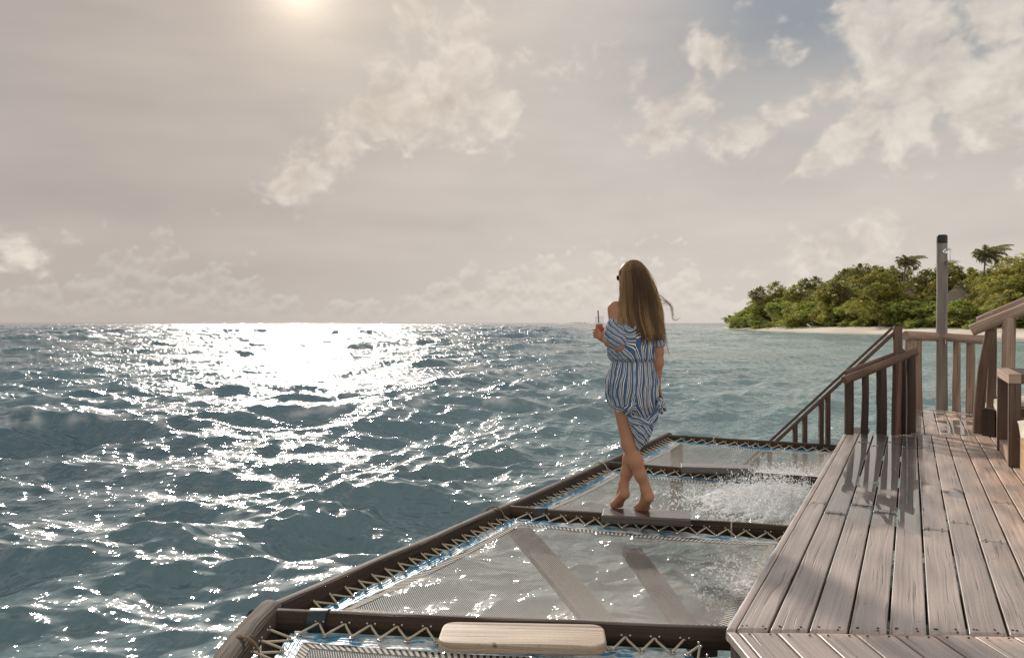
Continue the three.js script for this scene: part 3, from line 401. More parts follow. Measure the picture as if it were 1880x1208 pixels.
// one board: across w0..w1, along s0(w)..s1(w), in a frame (origin, along, across)
function board(parent, o, t, n, w0, w1, s0, s1, seed, top = DECK, near = false) {
  const r = rng(seed * 977 + 5), dy = (r() - 0.5) * 0.004, tilt = (r() - 0.5) * 0.004, c = 0.005, ws = [w0, w0, w0 + c * 0.3, w0 + c, lerp(w0, w1, 0.35), lerp(w0, w1, 0.65), w1 - c, w1 - c * 0.3, w1, w1], ys = [-0.032, -c, -c * 0.3, 0, 0.0006, 0.0006, 0, -c * 0.3, -c, -0.032];
  const L = s1(w0) - s0(w0), m = Math.max(3, Math.ceil(L / 0.055)), pos = [], uv = [], uv1 = [], col = [], idx = [], uo = r() * 3, vo = r() * 7, tone = 0.88 + 0.26 * r(), q = ws.length;
  for (let j = 0; j <= m; j++) for (let i = 0; i < q; i++) {
    const f = j === 0 ? 0 : j === m ? 1 : (j - 0.5) / (m - 1), e = j === 0 || j === m ? -0.003 : 0, s = lerp(s0(ws[i]), s1(ws[i]), f), x = o[0] + t[0] * s + n[0] * ws[i], z = o[1] + t[1] * s + n[1] * ws[i];
    pos.push(x, top + ys[i] + dy + tilt * (i / q - 0.5) + e, z); uv.push(ws[i] + uo, s + vo); uv1.push((x + 1) / 8, (z + 13.5) / 14);
    const [ds, dw] = toDeck(x, z), d = near ? smooth(0.0, 0.5, fbm(x * 0.9, z * 2.0, 6, 4) + 0.9 * smooth(-3.0, -3.17, z) * smooth(0.9, 1.4, x) - 0.12) * 0.8 : dryness(ds, dw), wet = !near ? puddle(ds, dw) : 0, k = tone * lerp(lerp(1, 1.3, d), 0.13, wet), wr = 1 + 0.12 * d;
    col.push(k * wr, k, k * (1 - 0.10 * d));
  }
  for (let j = 0; j < m; j++) for (let i = 0; i < q - 1; i++) { const a = j * q + i; idx.push(a, a + 1, a + q, a + 1, a + q + 1, a + q); }
  for (let j of [0, m]) for (let i = 1; i < q - 1; i++) j ? idx.push(j * q, j * q + i, j * q + i + 1) : idx.push(0, i + 1, i);
  const g = makeGeo(pos, idx, uv, col); g.setAttribute('uv1', new THREE.Float32BufferAttribute(uv1, 2)); return part('board', g, boardMats[seed % 3], parent);
}
const deckG = new THREE.Group(); deckG.name = 'deck'; scene.add(deckG); tag(deckG, 'wet timber deck running away from the camera to the far railing', null, null, 'structure');
{
  const a = (w) => 0.43 * w, b = (w) => 6.39 + 0.31 * w, seams = [[2.55], [2.28, 5.72], [2.6, 5.5], [2.45, 5.85], [5.55], [2.1, 5.6], [2.35], [1.95, 5.9], [3.1], [2.4, 5.2], [4.1], [2.9], [3.7], [2.2], [4.4], [3.0], [2.6], [3.6], [2.5]];
  board(deckG, OD, TD, ND, -0.004, 0.030, a, b, 40);
  let seed = 50;
  for (let k = 0; k < 19; k++) {
    const w0 = k ? 0.154 + 0.14 * (k - 1) : 0.036, w1 = k ? w0 + 0.130 : 0.144, cuts = seams[k];
    let from = a; for (const c of cuts) { const v = c; board(deckG, OD, TD, ND, w0, w1, from, () => v - 0.0025, seed++); from = () => v + 0.0025; } board(deckG, OD, TD, ND, w0, w1, from, b, seed++);
  }
  const nails = []; for (let k = 0; k < 12; k++) { const w0 = k ? 0.154 + 0.14 * (k - 1) : 0.036; for (const c of [a(w0 + 0.06) + 0.03, ...seams[k].flatMap((v) => [v - 0.03, v + 0.03])]) for (const d of [0.028, 0.10]) { const q = new THREE.CylinderGeometry(0.0045, 0.0045, 0.003, 7), p = deckAt(c + 0.008 * noise(k * 3.1, c, d), w0 + d, DECK + 0.0025); q.translate(...p); nails.push(q); } }
  part('nail', nails, M.black, deckG, 'stuff');
  const fr = M.postDark;                                              // joists, edge beam and piles carrying it
  part('edge_beam', [bar(deckAt(0.1, 0.05, 1.09), deckAt(6.4, 0.05, 1.09), 0.05, 0.15), bar(deckAt(6.46, 0.1, 1.09), deckAt(7.2, 2.7, 1.09), 0.05, 0.15)], fr, deckG);
  for (const s of [0.9, 2.2, 3.5, 4.8, 6.1]) part('joist', bar(deckAt(s, 0.09, 1.09), deckAt(s + 0.3, 2.75, 1.09), 0.05, 0.14), fr, deckG);
  for (const [s, w] of [[0.6, 0.25], [2.8, 0.25], [5.6, 0.25], [1.2, 2.2], [3.6, 2.2], [6.0, 2.2]]) part('pile', log(deckAt(s, w, -3), deckAt(s, w, 1.02), 0.11, 0.10, s * 7 + w), M.logDark, deckG);
}
{
  const g = new THREE.Group(); g.name = 'landing'; scene.add(g); tag(g, 'small landing of wet boards beyond the deck, inside the far railing', null, null, 'structure');
  const a = (w) => 6.405 + 0.31 * w, b = (w) => 9.62 - 0.35 * (w - 0.66); let seed = 120;
  for (let k = 0; k < 12; k++) { const w0 = 0.656 + 0.14 * k; board(g, OD, TD, ND, w0, w0 + 0.130, a, b, seed++, DECK + 0.002); }
  part('edge_beam', [bar(deckAt(6.7, 0.68, 1.09), deckAt(9.58, 0.68, 1.09), 0.05, 0.15), bar(deckAt(9.55, 0.72, 1.09), deckAt(9.0, 2.3, 1.09), 0.05, 0.15)], M.postDark, g);
  for (const [s, w] of [[9.3, 0.8], [7.0, 0.8], [9.0, 2.1]]) part('pile', log(deckAt(s, w, -3), deckAt(s, w, 1.02), 0.10, 0.09, s + w), M.logDark, g);
}
{
  const g = new THREE.Group(); g.name = 'deck_001'; scene.add(g); tag(g, 'near deck of boards mitred against the long deck at the bottom right', null, null, 'structure');
  const T = [0.0466, 0.9989], N = [0.9989, -0.0466], seam = (w) => 0.014 + 0.088 * w; let seed = 140;
  board(g, OD, T, N, -0.004, 0.034, seam, () => 4.5, seed++, DECK - 0.001, true);
  for (let k = 0; k < 15; k++) { const w0 = 0.042 + 0.149 * k; board(g, OD, T, N, w0, w0 + 0.140, seam, () => 4.5, seed++, DECK - 0.002, true); }
  part('fascia_board', [bar([0.872, 1.075, -3.19], [1.06, 1.075, 1.1], 0.03, 0.19)], M.postDark, g);
  part('edge_beam', bar([0.95, 1.08, -3.1], [1.12, 1.08, 1.1], 0.06, 0.16), M.postDark, g);
  for (const z of [-2.6, -1.4, -0.2]) part('joist', bar([1.0, 1.08, z], [3.1, 1.08, z + 0.1], 0.05, 0.14), M.postDark, g);
  for (const [x, z] of [[1.25, -2.7], [1.3, 0.3], [2.9, -2.3], [2.9, 0.3]]) part('pile', log([x, -3, z], [x, 1.0, z], 0.11, 0.10, x * 3 + z), M.logDark, g);
  const nails = []; for (let k = 0; k < 8; k++) for (const d of [0.03, 0.11]) { const w = 0.042 + 0.149 * k + d, s = seam(w); for (const q of [0.035, -0.05]) { const c = new THREE.CylinderGeometry(0.0045, 0.0045, 0.003, 7); c.translate(OD[0] + T[0] * (s + q) + N[0] * w, DECK + 0.002, OD[1] + T[1] * (s + q) + N[1] * w); nails.push(c); } }
  part('nail', nails, M.black, g, 'stuff');
}

// ---------------------------------------------------------------- the log frame over the water
const FY = 0.97, K0 = [-1.182, FY, -3.96], K2 = [-0.008, FY, -6.19], K4 = [1.92, FY, -10.15];
const frameG = thing('log_frame', 'frame of dark weathered logs holding the nets beside the deck', 'log frame');
const BEAMS = [[[-1.16, FY + 0.01, -3.92], [1.15, FY + 0.012, -3.64]], [[-0.01, FY + 0.004, -6.15], [2.15, FY + 0.012, -5.42]], [[0.93, FY + 0.01, -8.14], [3.05, FY + 0.018, -7.12]], [[1.90, FY, -10.15], [3.95, FY + 0.01, -9.06]]];
{
  part('log', log([-1.15, FY + 0.01, -0.8], [-1.188, FY + 0.015, -3.99], 0.070, 0.068, 3, 0.02, 20, 70), M.logGrey, frameG);
  const knee = (t) => [lerp(K0[0], K4[0], t) + 0.045 * Math.sin(t * Math.PI), FY, lerp(K0[2], K4[2], t) - 0.005];
  const pts = [...Array(90)].map((_, i) => { const t = -0.012 + 1.03 * i / 89, p = knee(t); return V(p[0] + 0.012 * noise(t * 9, 2), p[1] + 0.008 * noise(t * 8, 5), p[2]); });
  part('log', tube(pts, (t) => 0.067 - 0.007 * t, 20, (l, a) => 1 + 0.05 * noise(Math.cos(a), Math.sin(a), l * 1.6) + 0.03 * noise(Math.cos(a) * 4, Math.sin(a) * 4, l * 4)), M.logDark, frameG);
  BEAMS.forEach(([a, b], i) => {
    const bm = part('cross_beam', log(a, b, [0.050, 0.050, 0.044, 0.050][i], [0.052, 0.051, 0.044, 0.052][i], 11 + i, 0.012, 18, 50), i === 3 ? M.logDark : M.logDark, frameG), d = V(...b).sub(V(...a)), L = d.length(); d.normalize(); const mid = V(...a).addScaledVector(d, 0.24);
    part('metal_band', tube([mid.clone().addScaledVector(d, -0.045), mid.clone().addScaledVector(d, -0.044), mid.clone().addScaledVector(d, 0.044), mid.clone().addScaledVector(d, 0.045)], [0.050, 0.057, 0.057, 0.050], 18), M.band, bm);
  });
  // diagonal brace from the outer log back to the piles of the deck, seen through the nets
  part('brace', bar([0.06, 0.84, -6.12], [0.52, 0.74, -4.35], 0.17, 0.05), M.postDark, frameG);
  part('brace', bar([0.84, 0.80, -5.72], [1.02, 0.66, -4.30], 0.14, 0.05), M.postDark, frameG);  // added dark strip standing in for the woman's shadow across the net
  for (const [s, w] of [[-0.15, -2.14], [6.9, -2.0]]) part('pile', log(deckAt(s, w, -3), deckAt(s, w, 0.93), 0.085, 0.08, s + w), M.logDark, frameG);
  // rope lashed round the logs
  const ring = (c, d, r, m) => { const D = V(...d).normalize(), u = V(0, 1, 0), w = D.clone().cross(u); return tube([...Array(25)].map((_, i) => { const a = i / 24 * 6.283 * 1.04; return V(...c).addScaledVector(u, Math.cos(a) * r).addScaledVector(w, Math.sin(a) * r).addScaledVector(D, 0.012 * i / 24); }), 0.006, 6); };
  const ld = [K4[0] - K0[0], 0, K4[2] - K0[2]];
  part('rope_lashing', ring([-1.163, FY + 0.01, -3.50], [0, 0, 1], 0.078, 0), M.ropeDark, frameG);
  part('rope_lashing', ring([-0.13, FY, -6.0], ld, 0.082), M.ropeDark, frameG); part('rope_lashing', ring([0.86, FY, -7.98], ld, 0.075), M.rope, frameG);
  part('rope_lashing', ring([1.52, FY, -5.64], [2.15, 0, 0.72], 0.058), M.rope, frameG); part('rope_lashing', ring([2.45, FY, -9.86], [2, 0, 1.05], 0.058), M.rope, frameG);
}

// ---------------------------------------------------------------- the nets
const meshM = flat(0.78, 0.72, 0.655, 0.6), hemM = (() => new THREE.MeshPhysicalMaterial({ map: texture(64, 32, (u, v) => { const k = (u * 4) % 1; return k < 0.46 ? [0.10, 0.095, 0.09] : [0.78, 0.75, 0.70]; }, true, [8.5, 1]), roughness: 0.8 }))();
function webMat(seed, worn) {
  const map = texture(512, 64, (u, v) => { const f = fbm(u * 26, v * 3 + seed, 1, 4) + 0.5 * fbm(u * 90, v * 12 + seed, 3, 3), line = Math.abs(((v * 5.2) % 1) - 0.5) < 0.12 ? 0.35 : 0, k = smooth(0.02, 0.24, f + (worn - 0.5) * 0.9 + line * 0.6 + 0.85 * noise(u * 5.5, seed, 9)); return [lerp(0.22, 0.82, k), lerp(0.55, 0.85, k), lerp(0.70, 0.85, k)].map((c) => c * (0.9 + 0.2 * pn(u, v, 80, 20, 2))); }, true, [0.45, 1]);
  return new THREE.MeshPhysicalMaterial({ map, roughness: 0.42, bumpMap: texture(256, 64, (u, v) => 0.5 + 0.4 * pn(u, v, 40, 8, seed) + 0.2 * Math.sin(v * 33), false, [1, 1]), bumpScale: 0.004 });
}
const webWorn = webMat(3, 0.86), webMid = webMat(5, 0.45), webBlue = webMat(8, 0.25);
const cross2 = (a, b, c, d) => { const r = [b[0] - a[0], b[1] - a[1]], s = [d[0] - c[0], d[1] - c[1]], k = ((c[0] - a[0]) * s[1] - (c[1] - a[1]) * s[0]) / (r[0] * s[1] - r[1] * s[0]); return [a[0] + r[0] * k, a[1] + r[1] * k]; };
const xz = (p) => [p[0], p[2]];
function shiftLine(a, b, d) { const x = b[0] - a[0], z = b[1] - a[1], l = Math.hypot(x, z); return [[a[0] - z / l * d, a[1] + x / l * d], [b[0] - z / l * d, b[1] + x / l * d]]; }
// left, far, right, near lines of the frame (xz); gap = distance from the timber's axis to the net's border
function netPanel(label, left, far, right, near, gaps, pitch, seed, mats) {
  const G = thing('trampoline_net', label, 'net'), Lr = shiftLine(left[0], left[1], gaps[0]), Fr = shiftLine(far[0], far[1], gaps[1]), Rr = shiftLine(right[0], right[1], gaps[2]), Nr = shiftLine(near[0], near[1], gaps[3]);
  const c = [cross2(...Nr, ...Lr), cross2(...Fr, ...Lr), cross2(...Fr, ...Rr), cross2(...Nr, ...Rr)];   // NL, FL, FR, NR
  const H = 0.955, inv = (x, z) => { let u = 0.5, v = 0.5; for (let k = 0; k < 8; k++) { const p = at(u, v), e = 1e-3, pu = at(u + e, v), pv = at(u, v + e), a = (pu[0] - p[0]) / e, b = (pv[0] - p[0]) / e, cc = (pu[1] - p[1]) / e, d = (pv[1] - p[1]) / e, D = a * d - b * cc, rx = x - p[0], rz = z - p[1]; u += (rx * d - rz * b) / D; v += (a * rz - cc * rx) / D; } return [u, v]; };
  const at = (u, v) => [lerp(lerp(c[0][0], c[3][0], u), lerp(c[1][0], c[2][0], u), v), lerp(lerp(c[0][1], c[3][1], u), lerp(c[1][1], c[2][1], u), v)];
  const sag = (x, z) => { const [u, v] = inv(x, z), q = Math.sin(Math.PI * clamp(u)) * Math.sin(Math.PI * clamp(v)); return H - 0.09 * Math.pow(Math.max(0, q), 0.8) + 0.006 * noise(x * 2.2, z * 2.2, seed) * q; };
  // strands: two families of cords at 45 degrees to the frame, clipped to the panel
  const W = 0.082, hemW = 0.042, inner = [], mid = [c.reduce((a, p) => a + p[0] / 4, 0), c.reduce((a, p) => a + p[1] / 4, 0)], edges = [[0, 1], [1, 2], [2, 3], [3, 0]];
  const off = (i, d) => { const [a, b] = edges[i], x = c[b][0] - c[a][0], z = c[b][1] - c[a][1], l = Math.hypot(x, z); let nx = -z / l, nz = x / l; if ((mid[0] - c[a][0]) * nx + (mid[1] - c[a][1]) * nz < 0) { nx = -nx; nz = -nz; } return [[c[a][0] + nx * d, c[a][1] + nz * d], [c[b][0] + nx * d, c[b][1] + nz * d]]; };
  const corner = (d) => [0, 1, 2, 3].map((i) => cross2(...off((i + 3) % 4, d), ...off(i, d)));
  const q0 = corner(0), q1 = corner(W), q2 = corner(W + hemW), q3 = corner(W + hemW * 0.6);
  const pos = [], idx = [], nor = [], rad0 = 0.0021, dirs = [[0.30, 0.954], [-0.954, 0.30]];
  for (const d of dirs) { const rad = d === dirs[0] ? rad0 : rad0 * 0.62;
    const pr = q3.map((p) => -p[0] * d[1] + p[1] * d[0]), lo = Math.min(...pr), hi = Math.max(...pr);
    for (let k = lo + pitch / 2; k < hi; k += pitch) {
      const o = [-d[1] * k, d[0] * k], hit = []; for (let i = 0; i < 4; i++) { const a = q3[i], b = q3[(i + 1) % 4], sa = -a[0] * d[1] + a[1] * d[0] - k, sb = -b[0] * d[1] + b[1] * d[0] - k; if (sa * sb < 0) { const t = sa / (sa - sb), p = [lerp(a[0], b[0], t), lerp(a[1], b[1], t)]; hit.push(p[0] * d[0] + p[1] * d[1]); } }
      if (hit.length < 2) continue; const t0 = Math.min(...hit), t1 = Math.max(...hit), n = Math.max(1, Math.ceil((t1 - t0) / 0.16));
      for (let i = 0; i <= n; i++) { const t = lerp(t0, t1, i / n), x = o[0] + d[0] * t, z = o[1] + d[1] * t, y = sag(x, z), b0 = pos.length / 3; for (const [e, f] of [[-1, -0.1], [1, -0.1], [0, 0.22]]) { pos.push(x - d[1] * e * rad, y + f * rad, z + d[0] * e * rad); } if (i < n) for (let s = 0; s < 3; s++) { const a = b0 + s, b = b0 + (s + 1) % 3; idx.push(a, b, a + 3, b, b + 3, a + 3); } }
    }
  }
  part('net_mesh', makeGeo(pos, idx), meshM, G, 'stuff');
  const strip = (a0, a1, b0, b1, th, n, wob) => { const p = [], u = [], ix = []; let L = Math.hypot(a1[0] - a0[0], a1[1] - a0[1]); for (let i = 0; i <= n; i++) { const t = i / n; for (let j = 0; j <= 4; j++) { const s = j / 4, x = lerp(lerp(a0[0], a1[0], t), lerp(b0[0], b1[0], t), s), z = lerp(lerp(a0[1], a1[1], t), lerp(b0[1], b1[1], t), s); p.push(x, sag(x, z) + th + wob * (noise(t * L * 7, seed, s * 2) + 0.9 * (1 - s) * Math.cos(t * L / 0.126 * 6.283) * 0.5), z); u.push(t * L, s); } } for (let i = 0; i < n; i++) for (let j = 0; j < 4; j++) { const o = i * 5 + j; ix.push(o, o + 5, o + 1, o + 1, o + 5, o + 6); } return makeGeo(p, ix, u); };
  edges.forEach(([a, b], i) => { const L = Math.hypot(c[b][0] - c[a][0], c[b][1] - c[a][1]), n = Math.ceil(L / 0.03); part('webbing', strip(q0[a], q0[b], q1[a], q1[b], 0.006, n, 0.008), mats[i], G); part('hem', strip(q1[a], q1[b], q2[a], q2[b], 0.004, n, 0.001), hemM, G); });
  // lacing: one cord per side zigzagging between screws in the timber and eyelets in the webbing
  const lines = [Lr, Fr, Rr, Nr], src = [left, far, right, near], reach = [0.060, 0.049, 0.035, 0.049], scr = [], eye = [], r = rng(seed);
  edges.forEach(([a, b], i) => {
    const L = Math.hypot(c[b][0] - c[a][0], c[b][1] - c[a][1]), n = Math.round(L / 0.126), e0 = off(i, 0.022), P = [], ax = src[i], al = Math.hypot(ax[1][0] - ax[0][0], ax[1][1] - ax[0][1]), hgt = i === 2 ? 1.02 : FY + 0.012;
    const proj = (p) => { const t = ((p[0] - ax[0][0]) * (ax[1][0] - ax[0][0]) + (p[1] - ax[0][1]) * (ax[1][1] - ax[0][1])) / al / al, q = [lerp(ax[0][0], ax[1][0], t), lerp(ax[0][1], ax[1][1], t)], k = reach[i] / Math.hypot(p[0] - q[0], p[1] - q[1]); return [lerp(q[0], p[0], k), lerp(q[1], p[1], k)]; };
    for (let k = 0; k < n; k++) {
      const t = (k + 0.35 + 0.12 * (r() - 0.5)) / n, u = (k + 0.80 + 0.12 * (r() - 0.5)) / n, E = [lerp(e0[0][0], e0[1][0], t), lerp(e0[0][1], e0[1][1], t)], y = sag(...E) + 0.012, A0 = [lerp(e0[0][0], e0[1][0], u), lerp(e0[0][1], e0[1][1], u)], A = proj(A0);
      P.push([E[0], y - 0.012, E[1]], [E[0], y + 0.006, E[1]], [lerp(E[0], A[0], 0.9), lerp(y, hgt, 0.9) + 0.01, lerp(E[1], A[1], 0.9)], [A[0], hgt + 0.006, A[1]]); if (k < n - 1) { const tn = (k + 1.35) / n, En = [lerp(e0[0][0], e0[1][0], tn), lerp(e0[0][1], e0[1][1], tn)]; P.push([lerp(A[0], En[0], 0.12), hgt - 0.002, lerp(A[1], En[1], 0.12)], [lerp(A[0], En[0], 0.9), sag(...En) + 0.010, lerp(A[1], En[1], 0.9)]); }
      for (const h of [-0.012, 0.012]) { const s = new THREE.SphereGeometry(0.0065, 7, 5); s.translate(A[0] + (c[b][0] - c[a][0]) / L * h * 1.6, hgt + 0.014, A[1] + (c[b][1] - c[a][1]) / L * h * 1.6); scr.push(s); }
      const tor = new THREE.TorusGeometry(0.011, 0.003, 5, 12); tor.rotateX(Math.PI / 2); tor.translate(E[0], y + 0.001, E[1]); eye.push(tor);
    }
    part('lacing_cord', tube(P, 0.0056, 6), M.rope, G);
  });
  part('screw', scr, M.steel, G, 'stuff'); part('eyelet', eye, M.steel, G, 'stuff');
}
{
  const LL = [xz(K0), xz(K4)], E = [deckAt(0, 0), deckAt(6.4, 0)].map(xz), b = BEAMS.map(([p, q]) => [xz(p), xz(q)]);
  const near0 = [[-1.16, -1.6], [0.9, -1.6]], nl = [[-1.15, -0.8], [-1.185, -3.95]], nr = [[0.93, -1.0], [0.846, -3.19]];
  netPanel('nearest net with worn white and blue border at the bottom edge of the picture', nl, b[0], nr, near0, [0.155, 0.125, -0.05, -0.05], 0.0105, 1, [webMid, webWorn, webMid, webMid]);
  netPanel('large net between the pale seat plank and the plank the woman stands on', LL, b[1], E, b[0], [0.135, 0.12, -0.06, -0.135], 0.0115, 2, [webMid, webWorn, webMid, webMid]);
  netPanel('net behind the woman where the white splash breaks', LL, b[2], E, b[1], [0.13, 0.12, -0.06, -0.12], 0.0125, 3, [webMid, webMid, webMid, webMid]);
  netPanel('farthest net by the far corner of the log frame', LL, b[3], E, b[2], [0.125, 0.11, -0.06, -0.11], 0.0125, 4, [webMid, webMid, webMid, webMid]);
}

// ---------------------------------------------------------------- planks lying on the cross beams
function plank(label, cx, cz, L, W, th, round, dir, yb, mat) {
  const s = new THREE.Shape(), a = L / 2, b = W / 2, q = round; s.moveTo(-a + q, -b); s.lineTo(a - q, -b); s.quadraticCurveTo(a, -b, a, -b + q); s.lineTo(a, b - q); s.quadraticCurveTo(a, b, a - q, b); s.lineTo(-a + q, b); s.quadraticCurveTo(-a, b, -a, b - q); s.lineTo(-a, -b + q); s.quadraticCurveTo(-a, -b, -a + q, -b);
  const bv = Math.min(0.012, th * 0.3), g = new THREE.ExtrudeGeometry(s, { depth: th - 2 * bv, bevelEnabled: true, bevelThickness: bv, bevelSize: bv * 0.8, bevelOffset: -bv * 0.8, bevelSegments: 3, curveSegments: 8 }); g.rotateX(-Math.PI / 2); g.translate(0, bv, 0);
  const u = g.attributes.uv, p = g.attributes.position; for (let i = 0; i < p.count; i++) u.setXY(i, p.getZ(i) + cx + p.getY(i), p.getX(i) + cz);
  const t = thing('plank', label, 'plank', [cx, yb, cz]); t.rotation.y = -Math.atan2(dir[1], dir[0]); part('board', g, mat, t); return t;
}
plank('pale rounded seat plank on the nearest cross beam', 0.045, -3.49, 0.71, 0.25, 0.042, 0.07, [2.1, 0.10], FY + 0.062, M.benchPale);
plank('dark wet plank under the feet of the woman', 0.925, -5.62, 0.60, 0.235, 0.055, 0.008, [1.857, 0.34], FY + 0.068, M.plankWet);
plank('dark wet plank on the cross beam beside the splash', 1.88, -7.50, 0.64, 0.22, 0.06, 0.008, [1.75, 0.30], FY + 0.062, M.plankWet);

// ---------------------------------------------------------------- railings, shower post, stairs
const at3 = (x, y, z) => [x, y, z];
{
  const g = thing('stub_railing', 'dark short log railing sloping up to the right at the far end of the deck', 'railing');
  const P = [[3.66, -8.87, 1.80, 0.05, M.postDark], [3.86, -8.93, 1.86, 0.038, M.postDark], [4.06, -8.98, 1.94, 0.056, M.postDark], [4.25, -9.02, 1.99, 0.048, M.postMid], [4.42, -9.05, 2.05, 0.050, M.postDark]];
  P.forEach(([x, z, y, r, m], i) => part('post', log([x, 1.0, z], [x + 0.01, y, z], r, r * 0.94, i + 41), m, g));
  for (const [x, z, y] of [[3.74, -9.06, 1.80], [4.18, -9.24, 2.0], [4.43, -9.25, 2.05]]) part('post', log([x, 0.9, z], [x, y, z], 0.042, 0.04, x * 5), M.postDark, g);
  part('top_rail', log([3.60, 1.785, -8.85], [4.50, 2.085, -9.07], 0.048, 0.044, 51), M.postMid, g); part('top_rail', log([3.74, 1.84, -9.14], [4.47, 2.08, -9.30], 0.036, 0.034, 52), M.postMid, g);
}
{
  const g = thing('stair_handrail', 'thin brown handrail running steeply down towards the water left of the deck', 'handrail');
  const a = [4.40, 2.36, -9.24], b = [2.75, 0.49, -10.02], dx = b[0] - a[0], dy = b[1] - a[1], dz = b[2] - a[2], p = (t, o = 0) => [a[0] + dx * t, a[1] + dy * t + o, a[2] + dz * t];
  part('newel_post', log([4.385, 1.0, -9.26], [4.385, 2.37, -9.26], 0.055, 0.05, 61), M.postMid, g);
  part('handrail', bar(p(0), p(1), 0.055, 0.04), M.teak, g); part('handrail', bar([a[0] + 0.06, a[1] + 0.02, a[2] - 0.25], [b[0] + 0.06, b[1] + 0.02, b[2] - 0.25], 0.05, 0.03), M.teak, g);
  for (const t of [0.42, 0.46, 0.56, 0.62, 0.78, 0.86]) { const q = p(t); part('baluster', bar([q[0], -0.6, q[2]], [q[0], q[1], q[2]], 0.05, 0.05), M.teak, g); }
  for (let k = 0; k < 6; k++) { const t = 0.22 + k * 0.13, q = p(t, -0.95); part('tread', box(0.2, 0.04, 0.75, q[0] + 0.1, q[1] + 0.1, q[2] - 0.3, -0.45), M.postDark, g); }
  part('stringer', bar([4.2, 1.05, -9.35], [2.85, -0.5, -10.02], 0.05, 0.2), M.postDark, g);
}
{
  const g = thing('landing_railing', 'pale log railing round the far landing, either side of the shower post', 'railing');
  for (const [x, z, y, r] of [[5.46, -11.2, 2.2, 0.075], [5.74, -11.53, 2.21, 0.062], [6.15, -11.28, 2.2, 0.055], [6.19, -11.0, 2.2, 0.06], [6.27, -10.68, 2.2, 0.048]]) part('post', log([x, 1.1, z], [x, y, z], r, r * 0.86, x * 9 + z), M.postPale, g);
  part('top_rail', log([5.36, 2.235, -11.12], [5.99, 2.215, -11.42], 0.068, 0.058, 71), M.postPale, g); part('top_rail', log([6.0, 2.215, -11.42], [6.21, 2.185, -10.55], 0.056, 0.062, 72), M.postPale, g);
}
{
  const g = thing('shower_post', 'tall grey wooden shower post with black cap and chrome shower arm', 'shower post', [6.0, 0, -11.39]);
  part('pole', log([0, 0.9, 0], [0, 3.52, 0], 0.078, 0.068, 81, 0.006), timber(4, [0.14, 0.12, 0.105], [0.36, 0.32, 0.285], { rough: 0.8, bump: 0.002 }), g);
  part('cap', [tube([V(0, 3.515, 0), V(0, 3.52, 0), V(0, 3.62, 0), V(0, 3.635, 0)], [0.06, 0.0705, 0.0705, 0.055], 20)], M.black, g);
  part('wall_flange', (() => { const c = new THREE.CylinderGeometry(0.032, 0.034, 0.02, 18); c.rotateX(Math.PI / 2); c.translate(0.0, 3.40, 0.075); return c; })(), M.chrome, g);
  const arm = part('shower_arm', tube([V(0, 3.40, 0.075), V(0.01, 3.42, 0.13), V(0.03, 3.425, 0.16), V(0.035, 3.40, 0.165), V(0.036, 3.33, 0.165), V(0.036, 3.27, 0.165)], 0.013, 10), M.chrome, g);
  part('shower_head', (() => { const c = new THREE.CylinderGeometry(0.03, 0.11, 0.022, 24); c.translate(0.05, 3.262, 0.165); return c; })(), M.chrome, arm);
  part('valve', (() => { const c = new THREE.CylinderGeometry(0.028, 0.03, 0.03, 16); c.rotateX(Math.PI / 2); c.translate(0.0, 2.21, 0.09); return c; })(), M.chrome, g); part('lever', bar([0, 2.2, 0.105], [0, 2.12, 0.11], 0.014, 0.014), M.chrome, g);
}
{
  const g = thing('stair_railing', 'pair of thick log rails rising to the right above the benches', 'railing');
  const n = ND, up = (p, k, rise) => [p[0] + n[0] * k, p[1] + rise * k, p[2] + n[1] * k];
  const A = [4.94, 2.325, -8.78], C = [5.32, 2.42, -9.31];
  part('top_rail', log(A, up(A, 1.9, 0.47), 0.062, 0.062, 91), M.postPale, g); part('top_rail', log(C, up(C, 1.9, 0.5), 0.055, 0.055, 92), M.postPale, g);
  const curve = tube([V(5.10, 1.18, -8.92), V(5.12, 1.5, -8.93), V(5.155, 1.9, -8.93), V(5.115, 2.33, -8.72)], [0.058, 0.056, 0.052, 0.048], 14, (l, a) => 1 + 0.06 * noise(Math.cos(a), Math.sin(a), l * 4)); part('post', curve, M.postMid, g);
  part('post', log([5.43, 1.1, -9.25], [5.45, 2.48, -9.25], 0.05, 0.045, 94), M.postMid, g);
  part('post', log([5.24, 1.1, -8.60], [5.235, 2.46, -8.62], 0.062, 0.058, 95), M.postPale, g); part('post', log([5.58, 1.1, -9.12], [5.6, 2.56, -9.14], 0.042, 0.04, 96), M.postMid, g);
  for (const k of [1.0, 1.75]) { const p = up(A, k, 0.47); part('post', log([p[0], 1.1, p[2]], [p[0], p[1], p[2]], 0.06, 0.055, 97 + k), M.postPale, g); }
}
{
  const g = thing('stub_post', 'short dark square timber post at the foot of the curved railing post', 'post'); part('post', box(0.13, 0.30, 0.13, 5.13, 1.35, -8.70, 0.46, 0.006), M.postDark, g);
  const b = []; for (const y of [1.30, 1.40]) { const s = new THREE.SphereGeometry(0.007, 8, 6); s.translate(5.17, y, -8.62); b.push(s); } part('bolt', b, M.steel, g);
}
